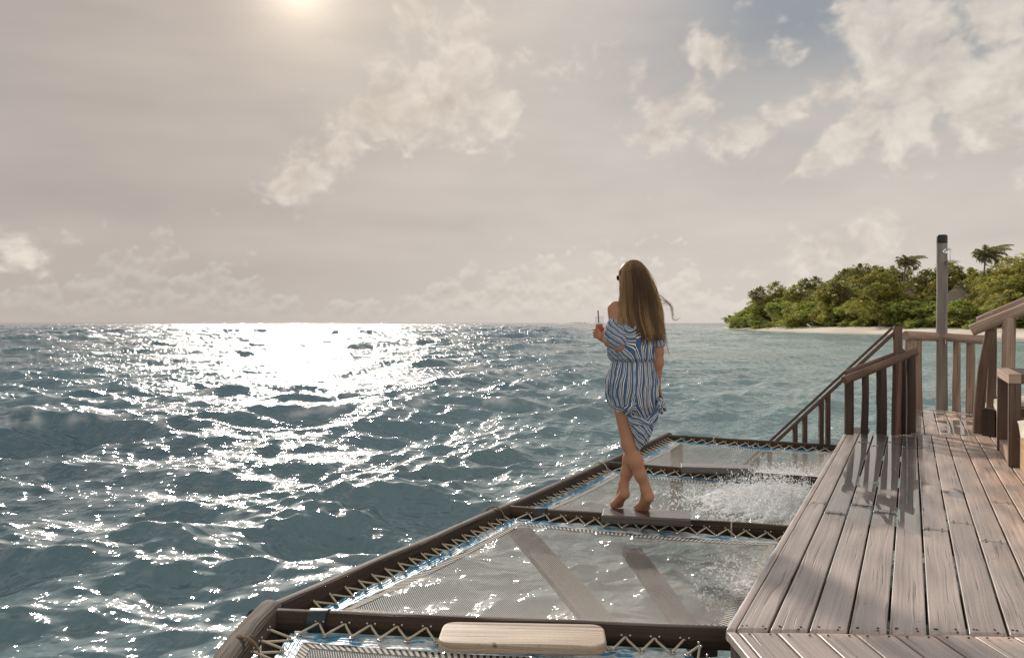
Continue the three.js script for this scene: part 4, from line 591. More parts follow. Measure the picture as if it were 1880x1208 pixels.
// ---------------------------------------------------------------- benches on the right
const dr = -Math.atan2(TD[1], TD[0]);
const dbox = (s0, s1, w0, w1, y0, y1, ch) => { const [x, , z] = deckAt((s0 + s1) / 2, (w0 + w1) / 2); return box(s1 - s0, y1 - y0, w1 - w0, x, (y0 + y1) / 2, z, dr, ch); };
function bench(label, s0, s1, w0, w1) {
  const g = thing('box_bench', label, 'bench');
  for (const [a, b] of [[0.004, 0.2], [0.206, 0.40]]) part('panel', dbox(s0, s1, w0, w0 + 0.03, DECK + a, DECK + b, 0.004), M.ply, g);
  part('end_panel', [dbox(s0 + 0.003, s0 + 0.03, w0 + 0.032, w1, DECK + 0.004, DECK + 0.4), dbox(s1 - 0.03, s1 - 0.003, w0 + 0.032, w1, DECK + 0.004, DECK + 0.4)], M.ply, g); part('back_rail', dbox(s0, s1, w1 + 0.003, w1 + 0.045, DECK + 0.3, DECK + 0.62), M.teak, g); return g;
}
const clothM = new THREE.MeshPhysicalMaterial({ color: new THREE.Color(0.66, 0.60, 0.50), roughness: 0.9, bumpMap: texture(128, 128, (u, v) => 0.5 + 0.4 * pn(u, v, 60, 60, 2), false, [8, 8]), bumpScale: 0.001 });
function cushion(label, s0, s1, w0, w1, y, th, drape) {
  const nx = 34, nz = 26, pos = [], uv = [], idx = [];
  for (let i = 0; i <= nx; i++) for (let j = 0; j <= nz; j++) {
    const a = i / nx * 2 - 1, b = j / nz * 2 - 1, ex = Math.max(0, 1 - Math.abs(a) ** 5), ez = Math.max(0, 1 - Math.abs(b) ** 5), f = Math.pow(ex * ez, 0.5), s = lerp(s0, s1, i / nx), w = lerp(w0, w1, j / nz);
    let h = y + 0.004 + th * f + 0.012 * noise(s * 6, w * 6, 3) * f; const front = smooth(-0.86, -1, b); h -= front * (drape + 0.05 * noise(s * 9, 2)) * smooth(1, 0.8, Math.abs(a)); const p = deckAt(s + 0.01 * noise(s * 8, w * 8), w + front * 0.018 * noise(s * 14, 5) - front * 0.02, h); pos.push(...p); uv.push(s, w);
  }
  for (let i = 0; i < nx; i++) for (let j = 0; j < nz; j++) { const o = i * (nz + 1) + j; idx.push(o, o + 1, o + nz + 1, o + 1, o + nz + 2, o + nz + 1); }
  const g = thing('cushion', label, 'cushion'); part('cover', makeGeo(pos, idx, uv), clothM, g); part('base', dbox(s0 + 0.03, s1 - 0.03, w0 + 0.04, w1 - 0.02, y - 0.002, y + th * 0.6, 0.02), clothM, g);
}
bench('ply-fronted box bench at the right edge nearest the camera', 2.6, 4.66, 1.46, 2.3); cushion('pale cushion draped over the box bench at the right edge', 2.62, 4.52, 1.45, 2.28, DECK + 0.404, 0.08, 0.10);
bench('ply-fronted box bench behind the wooden table', 5.86, 6.72, 1.46, 2.3); cushion('pale cloth cushion on the bench behind the wooden table', 5.9, 6.66, 1.45, 2.28, DECK + 0.404, 0.06, 0.09);
{
  const s0 = 7.2, s1 = 8.5, w0 = 1.40, w1 = 2.1, g = thing('box_bench', 'low pale box bench along the right side of the far landing', 'bench');
  part('panel', dbox(s0, s1, w0, w0 + 0.03, DECK + 0.006, DECK + 0.19), M.ply, g); part('end_panel', [dbox(s0 + 0.003, s0 + 0.03, w0 + 0.032, w1, DECK + 0.006, DECK + 0.19), dbox(s1 - 0.03, s1 - 0.003, w0 + 0.032, w1, DECK + 0.006, DECK + 0.19)], M.ply, g); part('back_rail', dbox(s1 + 0.002, s1 + 0.05, w0, w1, DECK + 0.16, DECK + 0.30, 0.01), M.teak, g);
}
cushion('pale flat cushion on the low bench of the far landing', 7.22, 8.47, 1.41, 2.08, DECK + 0.194, 0.05, 0.02);
{
  const g = thing('wooden_table', 'dark brown wooden table frame with slatted top beside the benches', 'table'), y1 = DECK + 0.78;
  for (const [s, w] of [[4.75, 1.43], [5.72, 1.43], [4.75, 2.2], [5.72, 2.2]]) part('leg', dbox(s - 0.035, s + 0.035, w - 0.045, w + 0.045, DECK + 0.002, y1 - 0.085, 0.005), M.teak, g);
  part('frame_rail', dbox(4.715, 5.755, 1.385, 1.475, y1 - 0.083, y1, 0.006), M.postPale, g); part('frame_rail', dbox(4.715, 5.755, 2.155, 2.245, y1 - 0.083, y1, 0.006), M.teak, g);
  for (const s of [4.76, 5.71]) part('frame_rail', dbox(s - 0.04, s + 0.04, 1.478, 2.152, y1 - 0.083, y1 - 0.003, 0.006), M.teak, g);
  for (let k = 0; k < 7; k++) part('slat', dbox(4.83 + k * 0.122, 4.93 + k * 0.122, 1.478, 2.152, y1 - 0.03, y1 - 0.006, 0.004), M.teak, g);
  for (const s of [4.76, 5.71]) part('low_rail', dbox(s - 0.02, s + 0.02, 1.478, 2.152, DECK + 0.33, DECK + 0.40, 0.004), M.teak, g); part('foot_rail', dbox(4.79, 5.68, 1.40, 1.46, DECK + 0.003, DECK + 0.11, 0.005), M.postPale, g);
}

// ---------------------------------------------------------------- the woman on the plank
function surfaceNets(f, lo, hi, h) {
  const nx = Math.ceil((hi[0] - lo[0]) / h) + 1, ny = Math.ceil((hi[1] - lo[1]) / h) + 1, nz = Math.ceil((hi[2] - lo[2]) / h) + 1, F = new Float32Array(nx * ny * nz), id = new Int32Array(nx * ny * nz).fill(-1), pos = [], idx = [], nor = [];
  for (let k = 0, o = 0; k < nz; k++) for (let j = 0; j < ny; j++) for (let i = 0; i < nx; i++, o++) F[o] = f(lo[0] + i * h, lo[1] + j * h, lo[2] + k * h);
  const sx = 1, sy = nx, sz = nx * ny, C = [0, sx, sy, sx + sy, sz, sz + sx, sz + sy, sz + sx + sy];
  for (let k = 0; k < nz - 1; k++) for (let j = 0; j < ny - 1; j++) for (let i = 0; i < nx - 1; i++) {
    const o = i + j * sy + k * sz; let m = 0; for (let c = 0; c < 8; c++) if (F[o + C[c]] < 0) m |= 1 << c; if (m === 0 || m === 255) continue;
    let x = 0, y = 0, z = 0, n = 0; for (let a = 0; a < 8; a++) for (const d of [1, 2, 4]) { const b = a | d; if (b === a) continue; const fa = F[o + C[a]], fb = F[o + C[b]]; if ((fa < 0) === (fb < 0)) continue; const t = fa / (fa - fb); x += (a & 1) + (d === 1 ? t : 0); y += ((a >> 1) & 1) + (d === 2 ? t : 0); z += ((a >> 2) & 1) + (d === 4 ? t : 0); n++; }
    id[o] = pos.length / 3; const px = lo[0] + (i + x / n) * h, py = lo[1] + (j + y / n) * h, pz = lo[2] + (k + z / n) * h, e = h * 0.6; pos.push(px, py, pz);
    let gx = f(px + e, py, pz) - f(px - e, py, pz), gy = f(px, py + e, pz) - f(px, py - e, pz), gz = f(px, py, pz + e) - f(px, py, pz - e); const l = Math.hypot(gx, gy, gz) || 1; nor.push(gx / l, gy / l, gz / l);
  }
  const quad = (a, b, c, d, flip) => { if (a < 0 || b < 0 || c < 0 || d < 0) return; flip ? idx.push(a, c, b, a, d, c) : idx.push(a, b, c, a, c, d); };
  for (let k = 1; k < nz - 1; k++) for (let j = 1; j < ny - 1; j++) for (let i = 1; i < nx - 1; i++) {
    const o = i + j * sy + k * sz, s = F[o] < 0;
    if (s !== F[o + sx] < 0) quad(id[o - sy - sz], id[o - sz], id[o], id[o - sy], !s);
    if (s !== F[o + sy] < 0) quad(id[o - sx - sz], id[o - sx], id[o], id[o - sz], !s);
    if (s !== F[o + sz] < 0) quad(id[o - sx - sy], id[o - sy], id[o], id[o - sx], !s);
  }
  const g = new THREE.BufferGeometry(); g.setAttribute('position', new THREE.Float32BufferAttribute(pos, 3)); g.setAttribute('normal', new THREE.Float32BufferAttribute(nor, 3)); g.setAttribute('uv', new THREE.Float32BufferAttribute(new Float32Array(pos.length / 3 * 2), 2)); g.setIndex(idx); return g;
}
const cap = (x, y, z, b) => { const dx = b[3] - b[0], dy = b[4] - b[1], dz = b[5] - b[2], px = x - b[0], py = y - b[1], pz = z - b[2], t = clamp((px * dx + py * dy + pz * dz) / (dx * dx + dy * dy + dz * dz || 1)); return Math.hypot(px - dx * t, py - dy * t, pz - dz * t) - lerp(b[6], b[7], t); };
const smin = (a, b, k) => { const h = Math.max(k - Math.abs(a - b), 0) / k; return Math.min(a, b) - h * h * k * 0.25; };
const blend = (L, k) => (x, y, z) => { let d = 9; for (const b of L) d = smin(d, cap(x, y, z, b), k); return d; };
const bone = (a, b, ra, rb) => [...a, ...b, ra, rb];
const WX = 0.832, WY = FY + 0.058 + 0.065, WZ = -5.655;
const woman = thing('person', 'woman with long blonde hair in a blue striped dress walking on a plank', 'person', [WX, WY, WZ]);
{
  const torso = blend([
    bone([-0.055, 1.33, 0.005], [0.085, 1.33, 0.005], 0.082, 0.082), bone([-0.055, 1.22, 0], [0.075, 1.22, 0], 0.083, 0.083), bone([-0.045, 1.08, 0], [0.045, 1.08, 0], 0.072, 0.072), bone([-0.07, 0.92, 0.005], [0.06, 0.92, 0.005], 0.095, 0.095),
    bone([-0.065, 0.86, 0.04], [-0.065, 0.87, 0.04], 0.076, 0.076), bone([0.06, 0.86, 0.04], [0.06, 0.87, 0.04], 0.076, 0.076), bone([0.015, 1.41, 0.005], [-0.115, 1.408, 0.0], 0.052, 0.048), bone([0.02, 1.41, 0.005], [0.148, 1.398, 0], 0.052, 0.046), bone([0.012, 1.40, 0.005], [0.0, 1.54, -0.01], 0.052, 0.046),
  ], 0.05);
  const armL = blend([bone([-0.115, 1.405, 0], [-0.128, 1.28, 0.05], 0.048, 0.042), bone([-0.128, 1.28, 0.05], [-0.095, 1.15, 0.09], 0.042, 0.036), bone([-0.095, 1.15, 0.09], [-0.15, 1.177, -0.02], 0.036, 0.034), bone([-0.15, 1.177, -0.02], [-0.192, 1.205, -0.115], 0.034, 0.024)], 0.03);
  const armR = blend([bone([0.15, 1.395, 0], [0.172, 1.12, 0.03], 0.047, 0.037), bone([0.172, 1.12, 0.03], [0.176, 1.04, 0.018], 0.038, 0.037), bone([0.176, 1.04, 0.018], [0.18, 0.90, -0.02], 0.036, 0.024)], 0.03);
  const legL = blend([bone([-0.07, 0.86, 0.01], [-0.026, 0.48, 0.045], 0.088, 0.052), bone([-0.026, 0.48, 0.045], [0.012, 0.37, 0.068], 0.049, 0.050), bone([0.012, 0.37, 0.068], [0.05, 0.27, 0.068], 0.050, 0.040), bone([0.05, 0.27, 0.068], [0.085, 0.168, 0.055], 0.038, 0.028)], 0.03);
  const legR = blend([bone([0.07, 0.86, -0.005], [0.022, 0.47, -0.05], 0.088, 0.052), bone([0.022, 0.47, -0.05], [-0.006, 0.36, -0.03], 0.048, 0.050), bone([-0.006, 0.36, -0.03], [-0.03, 0.27, -0.032], 0.050, 0.040), bone([-0.03, 0.27, -0.032], [-0.05, 0.185, -0.045], 0.038, 0.029)], 0.03);
  const foot = (ank, heel, b0, b1, dir, big) => {                         // standing on the ball: heel high, five toes flat
    const L = [bone(ank, heel, 0.030, 0.031), bone(ank, [(b0[0] + b1[0]) / 2, b0[1] + 0.012, (b0[2] + b1[2]) / 2], 0.031, 0.022), bone(heel, [(b0[0] + b1[0]) / 2, b0[1], (b0[2] + b1[2]) / 2], 0.028, 0.022), bone(b0, b1, 0.023, 0.020), bone(heel, b0, 0.022, 0.02), bone(heel, b1, 0.022, 0.018), bone([ank[0] * 0.6 + heel[0] * 0.4, ank[1] + 0.05, ank[2] * 0.5 + heel[2] * 0.5 + 0.006], heel, 0.013, 0.02)];
    const f = blend(L, 0.022), toes = []; for (let i = 0; i < 5; i++) { const t = i / 4, x = lerp(b0[0], b1[0], t), z = lerp(b0[2], b1[2], t), len = [0.052, 0.050, 0.044, 0.038, 0.030][i], r = [0.0125, 0.0088, 0.0085, 0.008, 0.0085][i]; toes.push(bone([x, 0.018, z], [x + dir[0] * len, r, z + dir[1] * len], 0.012, r)); }
    return (x, y, z) => { let d = f(x, y, z); for (const t of toes) d = smin(d, cap(x, y, z, t), 0.006); return d; };
  };
  const footL = foot([0.086, 0.168, 0.055], [0.108, 0.118, 0.068], [0.055, 0.024, -0.050], [0.108, 0.022, -0.036], [-0.30, -0.95]), footR = foot([-0.051, 0.185, -0.045], [-0.047, 0.122, -0.02], [-0.062, 0.024, -0.150], [-0.112, 0.022, -0.128], [-0.42, -0.9]);
  const fd = V(-0.60, -0.06, -0.80).normalize(), rt = V(0, 1, 0).cross(fd).negate().normalize(), hu = rt.clone().cross(fd).normalize(), HC = V(0.002, 1.628, -0.012), hp = V();
  const hb = [bone([0, 0.0, -0.012], [0, 0.03, -0.012], 0.076, 0.078), bone([0, 0.02, 0.02], [0, -0.02, 0.03], 0.07, 0.062), bone([-0.02, -0.085, 0.058], [0.02, -0.085, 0.058], 0.028, 0.028), bone([-0.045, -0.055, 0.015], [0, -0.09, 0.055], 0.03, 0.026), bone([0.045, -0.055, 0.015], [0, -0.09, 0.055], 0.03, 0.026)], face = [bone([0, 0.012, 0.090], [0, -0.028, 0.106], 0.008, 0.012), bone([-0.012, -0.031, 0.094], [0.012, -0.031, 0.094], 0.008, 0.008), bone([-0.016, -0.058, 0.088], [0.016, -0.058, 0.088], 0.007, 0.007), bone([-0.014, -0.067, 0.086], [0.014, -0.067, 0.086], 0.007, 0.007), bone([-0.04, 0.022, 0.076], [0.04, 0.022, 0.076], 0.012, 0.012), bone([-0.038, -0.02, 0.066], [-0.03, -0.024, 0.07], 0.018, 0.016), bone([0.038, -0.02, 0.066], [0.03, -0.024, 0.07], 0.018, 0.016)];
  const ears = [-1, 1].map((s) => [bone([s * 0.076, 0.012, -0.005], [s * 0.08, -0.03, 0.0], 0.012, 0.008), bone([s * 0.079, 0.016, -0.016], [s * 0.079, -0.016, -0.012], 0.009, 0.008)]).flat(), sock = [-1, 1].map((s) => [s * 0.033, 0.004, 0.098]), lid = [-1, 1].map((s) => bone([s * 0.026, 0.002, 0.074], [s * 0.039, 0.002, 0.071], 0.0125, 0.0115));
  const head = (x, y, z) => { const a = hp.set(x - HC.x, y - HC.y, z - HC.z), X = a.dot(rt), Y = a.dot(hu), Z = a.dot(fd); let d = 9; for (const b of hb) d = smin(d, cap(X, Y, Z, b), 0.05); for (const b of face) d = smin(d, cap(X, Y, Z, b), 0.016); for (const s of sock) d = Math.max(d, 0.017 - Math.hypot(X - s[0], Y - s[1], Z - s[2])); for (const b of lid) d = Math.min(d, cap(X, Y, Z, b)); for (const b of ears) d = smin(d, cap(X, Y, Z, b), 0.006); return smin(d, cap(x, y, z, bone([0.012, 1.42, 0.005], [0, 1.56, -0.012], 0.05, 0.046)), 0.03); };
  const finger = (p, r) => { const L = []; for (let i = 0; i < p.length - 1; i++) L.push(bone(p[i], p[i + 1], lerp(r, r * 0.82, i / (p.length - 1)), lerp(r, r * 0.82, (i + 1) / (p.length - 1)))); return blend(L, 0.004); };
  const hand = (palm, fingers) => { const P = blend(palm, 0.014); return (x, y, z) => { let d = P(x, y, z); for (const f of fingers) d = smin(d, f(x, y, z), 0.005); return d; }; };
  const handL = hand([bone([-0.192, 1.205, -0.115], [-0.202, 1.215, -0.135], 0.023, 0.02), bone([-0.200, 1.200, -0.135], [-0.214, 1.205, -0.158], 0.016, 0.013), bone([-0.200, 1.225, -0.135], [-0.214, 1.250, -0.158], 0.016, 0.013), bone([-0.2, 1.21, -0.137], [-0.216, 1.228, -0.16], 0.016, 0.013)],
    [[1.258, 0], [1.239, 0.003], [1.220, 0.002], [1.203, -0.004]].map(([y, q], i) => finger([[-0.212, y, -0.156], [-0.236 - q, y + 0.006, -0.172], [-0.244 - q, y + 0.006, -0.196], [-0.232 - q, y + 0.003, -0.216]], [0.0088, 0.009, 0.0085, 0.0078][i])).concat([finger([[-0.198, 1.222, -0.134], [-0.181, 1.246, -0.155], [-0.171, 1.266, -0.180], [-0.174, 1.276, -0.202]], 0.0098)]));
  const handR = hand([bone([0.18, 0.90, -0.02], [0.184, 0.875, -0.02], 0.022, 0.019), bone([0.180, 0.872, -0.034], [0.190, 0.826, -0.044], 0.014, 0.011), bone([0.186, 0.872, -0.012], [0.197, 0.828, -0.010], 0.014, 0.011), bone([0.183, 0.872, -0.022], [0.194, 0.826, -0.027], 0.014, 0.012)],
    [[0.188, -0.048, 0.0], [0.193, -0.034, 0.006], [0.197, -0.020, 0.003], [0.199, -0.007, -0.010]].map(([x, z, l], i) => finger([[x, 0.828, z], [x + 0.011, 0.796, z - 0.002], [x + 0.012, 0.774 - l, z - 0.008], [x + 0.006, 0.760 - l, z - 0.016]], [0.0085, 0.0088, 0.0083, 0.0075][i])).concat([finger([[0.178, 0.872, -0.04], [0.166, 0.844, -0.055], [0.165, 0.822, -0.064], [0.169, 0.806, -0.07]], 0.0095)]));
  const all = (x, y, z) => { let d = torso(x, y, z); d = smin(d, armL(x, y, z), 0.03); d = smin(d, armR(x, y, z), 0.03); const a = smin(d, legL(x, y, z), 0.04), b = smin(d, legR(x, y, z), 0.04); return Math.min(a, b); };
  const skin = new THREE.MeshPhysicalMaterial({ color: new THREE.Color(0.43, 0.225, 0.138), roughness: 0.58, specularIntensity: 0.35, sheen: 0.08, sheenColor: new THREE.Color(0.8, 0.5, 0.35), sheenRoughness: 0.5 });
  const body = join([surfaceNets(all, [-0.26, 0.12, -0.2], [0.26, 1.56, 0.2], 0.0105), surfaceNets(head, [-0.15, 1.42, -0.16], [0.14, 1.76, 0.14], 0.005), surfaceNets(handL, [-0.28, 1.16, -0.24], [-0.14, 1.30, -0.09], 0.0032), surfaceNets(handR, [0.13, 0.73, -0.1], [0.24, 0.92, 0.03], 0.0032), surfaceNets((x, y, z) => smin(footL(x, y, z), legL(x, y, z), 0.02), [0.0, -0.01, -0.13], [0.16, 0.24, 0.12], 0.0042), surfaceNets((x, y, z) => smin(footR(x, y, z), legR(x, y, z), 0.02), [-0.18, -0.01, -0.23], [0.02, 0.25, 0.06], 0.0042)]);
  part('body', body, skin, woman);
  // sunglasses, in the head's axes
  const hx = (X, Y, Z) => HC.clone().addScaledVector(rt, X).addScaledVector(hu, Y).addScaledVector(fd, Z), dark = flat(0.02, 0.015, 0.012, 0.15);
  const gl = part('sunglasses', [tube([hx(-0.082, 0.016, 0.0), hx(-0.078, 0.014, 0.05), hx(-0.066, 0.012, 0.088)], 0.0032, 6), tube([hx(0.082, 0.016, 0.0), hx(0.078, 0.014, 0.05), hx(0.066, 0.012, 0.088)], 0.0032, 6), tube([hx(-0.012, 0.01, 0.108), hx(0.012, 0.01, 0.108)], 0.003, 6)], dark, woman);
  for (const s of [-1, 1]) { const c = []; for (let i = 0; i <= 24; i++) { const a = i / 24 * 6.283; c.push(hx(s * (0.036 + 0.022 * Math.cos(a)), 0.002 + 0.017 * Math.sin(a), 0.098 - 0.011 * Math.abs(Math.cos(a) * s + 0.6))); } const P = [], I = []; for (const p of [...c, c.reduce((q, v) => q.add(v.clone().divideScalar(25)), V())]) P.push(p.x, p.y, p.z); for (let i = 0; i < 24; i++) I.push(25, i, i + 1); part('lens', makeGeo(P, I), dark, gl); }
  part('bracelet', tube([...Array(19)].map((_, i) => { const a = i / 18 * 6.283, d = V(-0.05, 0.03, -0.1).normalize(), u = V(0, 1, 0), w = d.clone().cross(u).normalize(), q = w.clone().cross(d); return V(-0.184, 1.2, -0.098).addScaledVector(w, Math.cos(a) * 0.027).addScaledVector(q, Math.sin(a) * 0.027); }), 0.0025, 6), flat(0.25, 0.13, 0.06, 0.5), woman);

  // hair: a shell over the scalp and back under several hundred locks
  const prof = [[1.742, -0.008, 0.024, 0.02, 0.03], [1.733, -0.038, 0.052, 0.06, 0.06], [1.71, -0.062, 0.076, 0.080, 0.085], [1.665, -0.079, 0.100, 0.090, 0.106], [1.60, -0.083, 0.130, 0.06, 0.115], [1.52, -0.088, 0.158, 0.03, 0.112], [1.44, -0.094, 0.180, 0.005, 0.105], [1.36, -0.096, 0.192, -0.01, 0.112], [1.29, -0.072, 0.199, -0.01, 0.118], [1.235, -0.036, 0.200, -0.02, 0.122], [1.195, -0.020, 0.194, -0.02, 0.118]];
  const hp2 = (y) => { for (let i = 1; i < prof.length; i++) if (y >= prof[i][0]) { const t = (y - prof[i][0]) / (prof[i - 1][0] - prof[i][0]); return prof[i].map((v, k) => lerp(v, prof[i - 1][k], t)); } return prof.at(-1); };
  const surf = (t, y, k) => { const [, l, r, fr, bk] = hp2(y), c = (l + r) / 2, a = (r - l) / 2, w = t * 1.7 - 0.85, q = Math.sqrt(Math.max(0, 1 - w * w * 1.15)), groove = 0.004 * noise(t * 16, y * 1.6, 3) + 0.003 * noise(t * 38, y * 2, 9); return V(c + a * w / 0.87 * k, y, lerp(-fr * 0.5, bk, Math.pow(q, 0.7)) * k + groove * 1.5); };
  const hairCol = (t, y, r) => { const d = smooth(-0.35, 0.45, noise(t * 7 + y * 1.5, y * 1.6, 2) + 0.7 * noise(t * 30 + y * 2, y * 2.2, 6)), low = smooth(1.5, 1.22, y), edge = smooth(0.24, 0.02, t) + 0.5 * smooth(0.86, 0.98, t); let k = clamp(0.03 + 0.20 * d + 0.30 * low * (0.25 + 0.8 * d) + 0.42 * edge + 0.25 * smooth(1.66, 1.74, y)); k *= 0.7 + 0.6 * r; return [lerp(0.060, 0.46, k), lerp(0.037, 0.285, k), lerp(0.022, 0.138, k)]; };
  const hairM = new THREE.MeshPhysicalMaterial({ vertexColors: true, roughness: 0.55, specularIntensity: 0.25 }), hr = rng(900), locks = [];
  const paint = (g, fn) => { const p = g.attributes.position, c = new Float32Array(p.count * 3); for (let i = 0; i < p.count; i++) c.set(fn(p.getX(i), p.getY(i), p.getZ(i)), i * 3); g.setAttribute('color', new THREE.BufferAttribute(c, 3)); return g; };
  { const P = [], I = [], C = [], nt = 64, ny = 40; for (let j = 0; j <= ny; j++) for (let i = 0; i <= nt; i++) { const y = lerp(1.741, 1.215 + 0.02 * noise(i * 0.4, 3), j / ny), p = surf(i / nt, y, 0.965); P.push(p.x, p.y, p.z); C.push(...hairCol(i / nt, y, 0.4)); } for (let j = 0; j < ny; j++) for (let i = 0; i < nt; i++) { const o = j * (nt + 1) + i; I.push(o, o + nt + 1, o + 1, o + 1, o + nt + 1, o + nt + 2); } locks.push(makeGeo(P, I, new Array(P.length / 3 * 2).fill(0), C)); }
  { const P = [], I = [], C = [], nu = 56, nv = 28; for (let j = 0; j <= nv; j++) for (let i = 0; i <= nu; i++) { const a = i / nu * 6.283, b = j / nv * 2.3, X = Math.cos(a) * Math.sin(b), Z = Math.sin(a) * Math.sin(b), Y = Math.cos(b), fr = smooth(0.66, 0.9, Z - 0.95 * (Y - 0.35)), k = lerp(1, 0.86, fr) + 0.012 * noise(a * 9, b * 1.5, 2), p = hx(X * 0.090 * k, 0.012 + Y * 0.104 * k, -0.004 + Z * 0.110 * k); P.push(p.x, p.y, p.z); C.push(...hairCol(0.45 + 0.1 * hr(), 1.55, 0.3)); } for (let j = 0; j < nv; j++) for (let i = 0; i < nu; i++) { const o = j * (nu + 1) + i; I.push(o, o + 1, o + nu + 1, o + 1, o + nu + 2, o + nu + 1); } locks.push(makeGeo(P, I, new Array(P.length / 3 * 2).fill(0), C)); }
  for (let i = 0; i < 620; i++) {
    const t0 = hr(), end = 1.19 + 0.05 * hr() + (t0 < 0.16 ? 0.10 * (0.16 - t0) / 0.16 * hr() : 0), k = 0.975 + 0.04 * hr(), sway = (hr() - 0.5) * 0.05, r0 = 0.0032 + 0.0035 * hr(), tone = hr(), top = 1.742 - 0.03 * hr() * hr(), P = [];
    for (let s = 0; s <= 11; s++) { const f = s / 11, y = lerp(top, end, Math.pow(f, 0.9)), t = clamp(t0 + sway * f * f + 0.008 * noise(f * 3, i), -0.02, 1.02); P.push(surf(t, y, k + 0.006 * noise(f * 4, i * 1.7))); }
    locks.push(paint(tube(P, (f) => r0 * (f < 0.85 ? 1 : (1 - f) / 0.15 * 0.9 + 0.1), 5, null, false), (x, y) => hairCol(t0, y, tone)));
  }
  // front lock falling over the left shoulder, and strands blown out to the right
  for (let i = 0; i < 26; i++) { const a = hr() * 0.02, b = hr() * 0.02; locks.push(paint(tube([V(-0.078 + a, 1.62, 0.0), V(-0.088 + a, 1.50, 0.03), V(-0.092 + a, 1.42, 0.055), V(-0.104 + a + b, 1.35, 0.085), V(-0.118 + a + b, 1.305, 0.105), V(-0.128 + b, 1.275 - b, 0.112)], (f) => 0.005 * (1 - f * 0.75), 5, null, false), (x, y) => hairCol(0.02, y, 0.5 + 0.5 * hr()))); }
  for (let i = 0; i < 22; i++) { const a = (hr() - 0.5), b = hr(), c = hr(), L = i < 7 ? 1 : 0.25 + 0.5 * hr(); const S = [[0.125, 1.60 - b * 0.12, 0.06], [0.155 + 0.02 * a, 1.54 - b * 0.13, 0.05], [0.205 + 0.03 * a, 1.495 - b * 0.07, 0.03], [0.25 + 0.03 * c, 1.43 - 0.03 * a, 0.01], [0.272 + 0.02 * c, 1.36, 0], [0.30 + 0.03 * a, 1.325 + 0.02 * c, -0.01], [0.335 + 0.02 * a, 1.33 + 0.015 * c, -0.02]].map((p) => V(...p)); const cv = new THREE.CatmullRomCurve3(S), P = []; for (let k = 0; k <= 18; k++) P.push(cv.getPoint(k / 18 * L)); locks.push(paint(tube(P, (f) => 0.0010 * (1 - 0.4 * f), 4, null, false), () => [0.26, 0.17, 0.10])); }
  for (let i = 0; i < 46; i++) { const t = hr(), e = hr(), side = hr() < 0.7 ? 1 : -1, y0 = 1.62 - 0.3 * hr(), q = hp2(y0), x0 = side > 0 ? q[2] - 0.01 : q[1] + 0.01, P = [V(x0, y0, 0.03 + 0.06 * t), V(x0 + side * (0.012 + 0.02 * e), y0 - 0.07, 0.03 + 0.06 * t), V(x0 + side * (0.02 + 0.05 * e * t), y0 - 0.15 - 0.05 * e, 0.02 + 0.06 * t), V(x0 + side * (0.03 + 0.08 * e * t), y0 - 0.20 - 0.08 * t, 0.01 + 0.05 * t)]; if (side < 0) P.forEach((p, k) => { p.x = x0 - 0.3 * (x0 - p.x); }); const cv = new THREE.CatmullRomCurve3(P); locks.push(paint(tube(cv.getPoints(10), (f) => 0.0012 * (1 - 0.5 * f), 4, null, false), () => [0.30, 0.19, 0.10])); }
  for (let i = 0; i < 150; i++) { const side = hr() < 0.6 ? 1 : 0, t = side ? 0.93 + 0.09 * hr() : -0.02 + 0.09 * hr(), y0 = 1.73 - 0.35 * hr(), L = 0.10 + 0.28 * hr(), w = (side ? 1 : -0.4) * (0.004 + 0.022 * hr() * hr()), P = []; for (let k = 0; k <= 9; k++) { const f = k / 9, p = surf(clamp(t, 0, 1), Math.max(1.2, y0 - L * f), 1.015 + 0.01 * hr() * f); p.x += w * Math.sin(f * 2.4 + hr() * 0.3); p.z += 0.008 * noise(f * 3, i); P.push(p); } locks.push(paint(tube(P, (f) => 0.0011 * (1 - 0.4 * f), 4, null, false), () => [0.42, 0.28, 0.15])); }
  for (let i = 0; i < 90; i++) { const t = 0.04 + 0.92 * hr(), y = 1.25 + 0.05 * hr(), dx = (hr() - 0.45) * 0.03, p = surf(t, y, 1.01); locks.push(paint(tube([p, V(p.x + dx * 0.4, p.y - 0.04, p.z + 0.004), V(p.x + dx, p.y - 0.075 - 0.035 * hr(), p.z + 0.010 * hr())], (f) => 0.0034 * (1 - 0.85 * f), 4, null, false), () => hairCol(t, 1.22, 0.3 + 0.7 * hr()))); }
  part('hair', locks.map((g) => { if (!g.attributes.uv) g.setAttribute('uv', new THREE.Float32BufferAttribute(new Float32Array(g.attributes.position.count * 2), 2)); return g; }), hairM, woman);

  // dress: striped cloth, u in metres round the body, v down it
  const bands = [[0.40, [0.058, 0.130, 0.270]], [0.48, [0.88, 0.86, 0.83]], [0.58, [0.010, 0.010, 0.014]], [0.68, [0.88, 0.87, 0.85]], [0.80, [0.17, 0.29, 0.45]], [0.90, [0.010, 0.010, 0.014]], [1.0, [0.88, 0.86, 0.83]]], cc = new THREE.Color();
  const cloth = new THREE.MeshPhysicalMaterial({ map: texture(512, 128, (u, v) => { const q = (u * 2 + 0.02 * pn(u, v, 6, 6, 4)) % 1, b = bands.find((x) => q <= x[0]) ?? bands[0], n = 0.9 + 0.2 * pn(u, v, 160, 40, 3); cc.setRGB(...b[1]).multiplyScalar(n).convertLinearToSRGB(); return [cc.r, cc.g, cc.b]; }, true, [1 / 0.080, 1 / 0.080]), roughness: 0.85, sheen: 0.3, sheenRoughness: 0.6, sheenColor: new THREE.Color(0.6, 0.65, 0.7) });
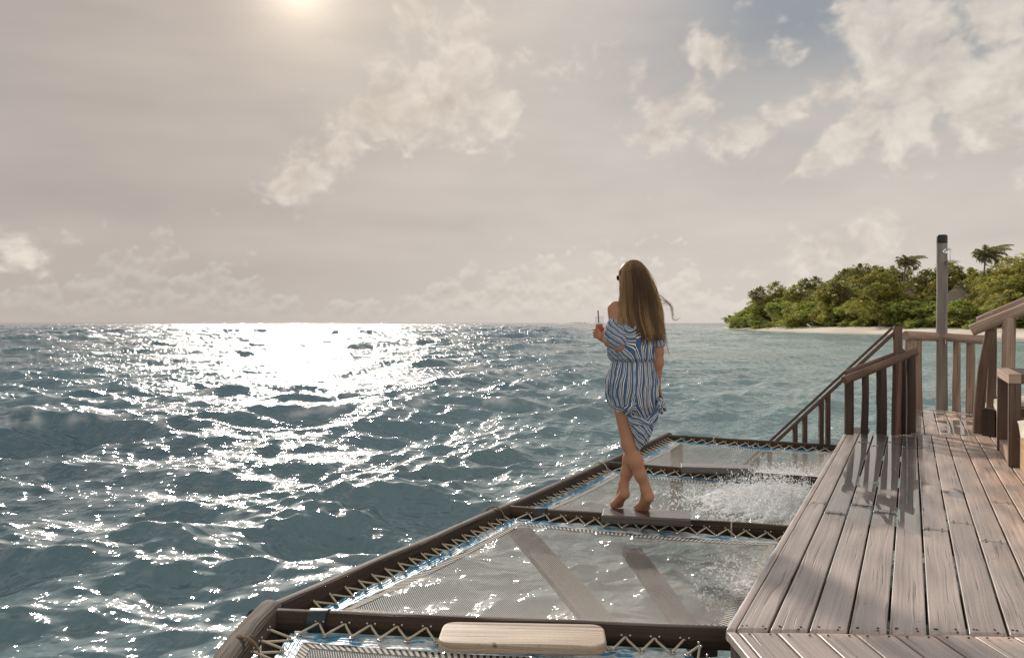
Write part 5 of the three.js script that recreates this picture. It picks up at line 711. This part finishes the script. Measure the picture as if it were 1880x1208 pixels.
  const loft = (rings, hem, nT, nY, fold, uvf) => { // rings [y, left, right, zback, zfront], smoothly joined
    const P = [], U = [], I = []; const at = (y) => { if (y >= rings[0][0]) return rings[0]; for (let i = 1; i < rings.length; i++) if (y >= rings[i][0]) { const t = (y - rings[i][0]) / (rings[i - 1][0] - rings[i][0]), s = t * t * (3 - 2 * t) * 0.6 + t * 0.4; return rings[i].map((v, k) => lerp(v, rings[i - 1][k], s)); } return rings.at(-1); };
    for (let j = 0; j <= nY; j++) for (let i = 0; i <= nT; i++) { const th = i / nT * 6.283, y0 = rings[0][0] + (hem.top ? hem.top(th) : 0), y1 = hem(th), y = lerp(y0, y1, j / nY), [, l, r, zb, zf] = at(y), k = 1 + fold(th, y, j / nY), s = Math.sin(th), c = Math.cos(th); P.push((l + r) / 2 + (r - l) / 2 * s * k, y, (c > 0 ? zb : zf) * c * k); U.push(...uvf(th, y)); }
    for (let j = 0; j < nY; j++) for (let i = 0; i < nT; i++) { const o = j * (nT + 1) + i; I.push(o, o + nT + 1, o + 1, o + 1, o + nT + 1, o + nT + 2); } return makeGeo(P, I, U);
  };
  const folds = (a, s) => (th, y) => a * (0.6 * noise(Math.sin(th) * 4.2 + y * 1.2, Math.cos(th) * 4.2, y * 2.4 + s) + 0.5 * noise(Math.sin(th) * 9 - y * 2, Math.cos(th) * 9, y * 4 + s) + 0.25 * noise(Math.sin(th) * 16, Math.cos(th) * 16, y * 9 + s));
  const skirtHem = (th) => { const s = Math.sin(th), c = Math.cos(th); return c > 0 ? 0.66 + 0.06 * smooth(-0.1, -0.95, s) - 0.045 * smooth(-0.2, 0.5, s) : 0.74 - 0.02 * s; };
  const dress = part('dress', loft([[1.062, -0.142, 0.148, 0.106, 0.10], [1.03, -0.150, 0.158, 0.116, 0.10], [0.975, -0.164, 0.164, 0.142, 0.115], [0.90, -0.180, 0.176, 0.170, 0.125], [0.825, -0.180, 0.176, 0.170, 0.125], [0.75, -0.165, 0.174, 0.15, 0.12], [0.70, -0.125, 0.172, 0.125, 0.115], [0.66, -0.075, 0.168, 0.115, 0.11], [0.60, -0.055, 0.16, 0.11, 0.1]], skirtHem, 150, 60, (th, y) => folds(0.10, 3)(th, y) * (0.35 + 0.65 * smooth(1.07, 0.9, y)), (th, y) => [th * 0.158 + 0.10 * (y - 0.9) * Math.sin(th * 0.5 + 1.2) * 0.5 + 0.010 * noise(th * 2.2, y * 9, 2) + 0.022 * noise(th * 1.1, y * 4.4, 7), y]), cloth, woman);
  const topEdge = (th) => -0.025 * smooth(0.2, -0.9, Math.sin(th)) + 0.012 * noise(th * 3, 2); const bodHem = (th) => 1.045 - 0.012 * Math.cos(th) + 0.012 * noise(th * 2.4, 6); bodHem.top = topEdge;
  part('bodice', loft([[1.335, -0.110, 0.185, 0.104, 0.12], [1.30, -0.130, 0.185, 0.110, 0.125], [1.24, -0.152, 0.182, 0.120, 0.125], [1.17, -0.160, 0.172, 0.130, 0.12], [1.10, -0.164, 0.166, 0.142, 0.12], [1.068, -0.155, 0.160, 0.142, 0.118], [1.05, -0.142, 0.148, 0.118, 0.104], [1.035, -0.135, 0.142, 0.10, 0.096]], bodHem, 150, 46, (th, y) => folds(0.16, 11)(th, y) + 0.05 * noise((Math.sin(th) * 3 + y * 6) * 1.2, Math.cos(th) * 3, 5), (th, y) => [th * 0.158 + (y - 1.05) * lerp(0.85, 0.1, smooth(-0.5, 0.35, Math.sin(th))) + 0.020 * noise(th * 2, y * 8, 12), y]), cloth, dress);
  const sleeve = (P, R, sd, sh) => { const c = new THREE.CatmullRomCurve3(P.map((p) => V(...p))), n = 26, pts = [], rr = []; for (let i = 0; i <= n; i++) { pts.push(c.getPoint(i / n)); const f = i / n * (R.length - 1), k = Math.min(R.length - 2, Math.floor(f)); rr.push(lerp(R[k], R[k + 1], f - k)); } const g = tube(pts, rr, 44, (l, a) => 1 + 0.10 * noise(Math.cos(a) * 2.4, Math.sin(a) * 2.4, l * 22 + sd) + 0.07 * noise(Math.cos(a) * 5, Math.sin(a) * 5, l * 40 + sd), false); const u = g.attributes.uv; for (let i = 0; i < u.count; i++) u.setXY(i, (i % 45) / 44 * 0.44 + u.getY(i) * sh + 0.012 * noise(u.getY(i) * 30, i % 45 * 0.2), u.getY(i)); return part('sleeve', g, cloth, dress); };
  sleeve([[-0.075, 1.335, 0.015], [-0.112, 1.29, 0.03], [-0.118, 1.235, 0.055], [-0.10, 1.18, 0.08], [-0.085, 1.15, 0.085]], [0.058, 0.072, 0.078, 0.070, 0.050], 1, 0.9);
  sleeve([[0.130, 1.425, 0.0], [0.156, 1.37, 0.005], [0.164, 1.28, 0.012], [0.168, 1.19, 0.022], [0.170, 1.145, 0.026]], [0.046, 0.056, 0.056, 0.056, 0.052], 2, 0.05);
  // tied-up hem: knots, flaps and the hanging tail, each a curved piece of the same cloth
  const patch = (name, c, bulge, uva, seed, z0) => { const P = [], U = [], I = [], n = 16; for (let i = 0; i <= n; i++) for (let j = 0; j <= n; j++) { const a = i / n, b = j / n, q = [0, 1, 2].map((k) => lerp(lerp(c[0][k], c[1][k], a), lerp(c[3][k], c[2][k], a), b)), w = Math.sin(a * Math.PI) * Math.sin(b * Math.PI); q[2] += bulge * w + 0.010 * noise(a * 4, b * 4, seed) ; q[0] += 0.006 * noise(a * 3 + 5, b * 3, seed); q[1] += 0.005 * noise(a * 3, b * 3 + 8, seed); P.push(...q); U.push(q[0] * Math.cos(uva) + q[1] * Math.sin(uva) + 0.01 * noise(a * 3, b * 3, seed + 2), a); } for (let i = 0; i < n; i++) for (let j = 0; j < n; j++) { const o = i * (n + 1) + j; I.push(o, o + 1, o + n + 1, o + 1, o + n + 2, o + n + 1); } const f = makeGeo(P, I, U), k = f.clone(); k.translate(0, 0, -0.004); return part(name, [f, k], cloth, dress); };
  patch('hem_flap', [[-0.045, 0.66, 0.125], [0.155, 0.655, 0.12], [0.10, 0.515, 0.115], [0.028, 0.435, 0.10]], 0.03, 0.75, 4);
  patch('hem_flap', [[-0.055, 0.70, 0.13], [0.10, 0.655, 0.14], [0.13, 0.605, 0.135], [-0.035, 0.615, 0.125]], 0.02, 1.15, 5);
  patch('hem_flap', [[0.07, 0.655, 0.14], [0.165, 0.735, 0.12], [0.16, 0.63, 0.115], [0.115, 0.60, 0.135]], 0.015, -0.7, 6);
  patch('knot', [[-0.078, 0.735, 0.14], [-0.008, 0.815, 0.155], [0.008, 0.735, 0.155], [-0.065, 0.682, 0.14]], 0.035, -0.55, 7);
  patch('knot', [[-0.02, 0.80, 0.15], [0.01, 0.775, 0.15], [0.012, 0.715, 0.15], [-0.035, 0.69, 0.15]], 0.02, 1.3, 8);
  patch('hem_flap', [[-0.178, 0.87, 0.02], [-0.155, 0.85, 0.07], [-0.07, 0.71, 0.125], [-0.115, 0.70, 0.08]], 0.012, 1.2, 9);
  patch('bow', [[0.160, 0.80, 0.09], [0.205, 0.795, 0.075], [0.235, 0.71, 0.07], [0.185, 0.70, 0.08]], 0.02, 0.5, 10); patch('bow', [[0.155, 0.79, 0.10], [0.195, 0.765, 0.095], [0.20, 0.685, 0.09], [0.16, 0.70, 0.10]], 0.02, -0.5, 11);
}
{ // the drink in her left hand
  const g = thing('drink_glass', 'tall glass of orange-red juice with a straw held in her left hand', 'glass', [WX - 0.206, WY + 1.196, WZ - 0.188]), L = (p) => new THREE.LatheGeometry(p.map(([x, y]) => new THREE.Vector2(x, y)), 40);
  part('tumbler', L([[0.0005, 0], [0.023, 0], [0.025, 0.003], [0.0315, 0.160], [0.0310, 0.162], [0.0300, 0.160], [0.0238, 0.010], [0.0005, 0.009]]), new THREE.MeshPhysicalMaterial({ color: new THREE.Color(0.95, 0.96, 0.96), roughness: 0.03, transmission: 1, thickness: 0, ior: 1.45 }), g);
  part('juice', L([[0.0005, 0.0105], [0.0232, 0.011], [0.0268, 0.104], [0.0005, 0.105]]), flat(0.72, 0.10, 0.025, 0.3, { transmission: 0.4, thickness: 0 }), g);
  part('ice', [box(0.018, 0.018, 0.018, -0.008, 0.110, 0.004, 0.5), box(0.017, 0.016, 0.018, 0.010, 0.108, -0.006, 1.1)], flat(0.85, 0.8, 0.7, 0.2), g);
  part('straw', tube([V(0.004, 0.02, 0), V(-0.004, 0.10, 0.0), V(-0.010, 0.205, 0.002)], 0.0042, 10), flat(0.045, 0.03, 0.03, 0.5), g);
}

// ---------------------------------------------------------------- a wave breaking up through the nets
{
  const r = rng(71), gauss = () => (r() + r() + r() + r() - 2) * 1.2, foam = new THREE.MeshPhysicalMaterial({ color: new THREE.Color(0.94, 0.95, 0.95), roughness: 1, transmission: 0.5, thickness: 0, vertexColors: false });
  // where the water stands above the net: a torn, lumpy sheet with holes
  const shape = (x, z) => { const [, w] = toDeck(x, z), a = (x - 2.17) / 0.50, b = (z + 6.72) / 0.62, c = (x - 2.62) / 0.55, d = (z + 7.62) / 0.42, e = (x - 1.36) / 0.24, f = (z + 4.5) / 0.55; const m = Math.max(Math.exp(-(a * a + b * b)), 0.62 * Math.exp(-(c * c + d * d)), 0.33 * Math.exp(-(e * e + f * f))); return m * smooth(-0.03, -0.12, w) ; };
  const lump = (x, z) => 0.55 * fbm(x * 4.5, z * 4.5, 2, 5, 0.6) + 0.35 * (1 - 2 * Math.abs(noise(x * 9, z * 9, 4))) + 0.2 * noise(x * 24, z * 24, 5);
  const pos = [], idx = [], st = 0.011, nx = 200, nz = 350, id = new Map(), at = (i, j) => { const k = i * 1000 + j; if (id.has(k)) return id.get(k); const x = 1.0 + i * st, z = -8.3 + j * st, m = shape(x, z), l = lump(x, z); pos.push(x + 0.02 * noise(x * 14, z * 14, 1), 0.875 + 0.085 * smooth(0.1, 0.4, m) * (0.6 + 0.6 * l) + 0.13 * m * m * Math.max(0, 0.4 + l) + 0.02 * noise(x * 40, z * 40, 3) * m, z + 0.02 * noise(x * 14, z * 14, 8)); const v = pos.length / 3 - 1; id.set(k, v); return v; };
  for (let i = 0; i < nx; i++) for (let j = 0; j < nz; j++) { const x = 1.0 + (i + 0.5) * st, z = -8.3 + (j + 0.5) * st, m = shape(x, z); if (m < 0.08 || m * 1.15 + 0.75 * lump(x, z) < 0.47) continue; const a = at(i, j), b = at(i, j + 1), c = at(i + 1, j + 1), d = at(i + 1, j); idx.push(a, b, c, a, c, d); }
  const G = thing('splash', 'white water splashing up through the nets beside the deck', null); delete G.userData.category; G.userData.kind = 'stuff';
  part('foam', makeGeo(pos, idx), foam, G, 'stuff');
  const base = new THREE.IcosahedronGeometry(1, 1), N = 24000, im = new THREE.InstancedMesh(base, foam, N), m = new THREE.Matrix4(), q = new THREE.Quaternion(), e = new THREE.Euler(); let n = 0, guard = 0;
  while (n < N && guard++ < 4e6) {
    const x = 1.0 + 2.2 * r(), z = -8.4 + 4.4 * r(), k = shape(x, z); if (r() > k * 1.1 + 0.008) continue; const [, w] = toDeck(x, z); if (w > -0.05) continue;
    const l = lump(x, z), hgt = (0.05 + 0.30 * k) * Math.max(0.15, 0.5 + 1.1 * l), f = r(), y = 0.90 + 0.05 * k + hgt * f * f * (r() < 0.12 ? 1.7 : 1), s = (0.0012 + 0.0062 * Math.pow(r(), 3)) * (1.25 - 0.7 * f);
    q.setFromEuler(e.set(r() * 6, r() * 6, r() * 6)); m.compose(V(x, y, z), q, V(s, s * (0.7 + 1.6 * r()), s * (0.7 + 0.6 * r()))); im.setMatrixAt(n++, m);
  }
  im.count = n; im.name = 'droplets'; im.castShadow = im.receiveShadow = true; im.userData.kind = 'stuff'; G.add(im);
}

renderer.render(scene, camera);
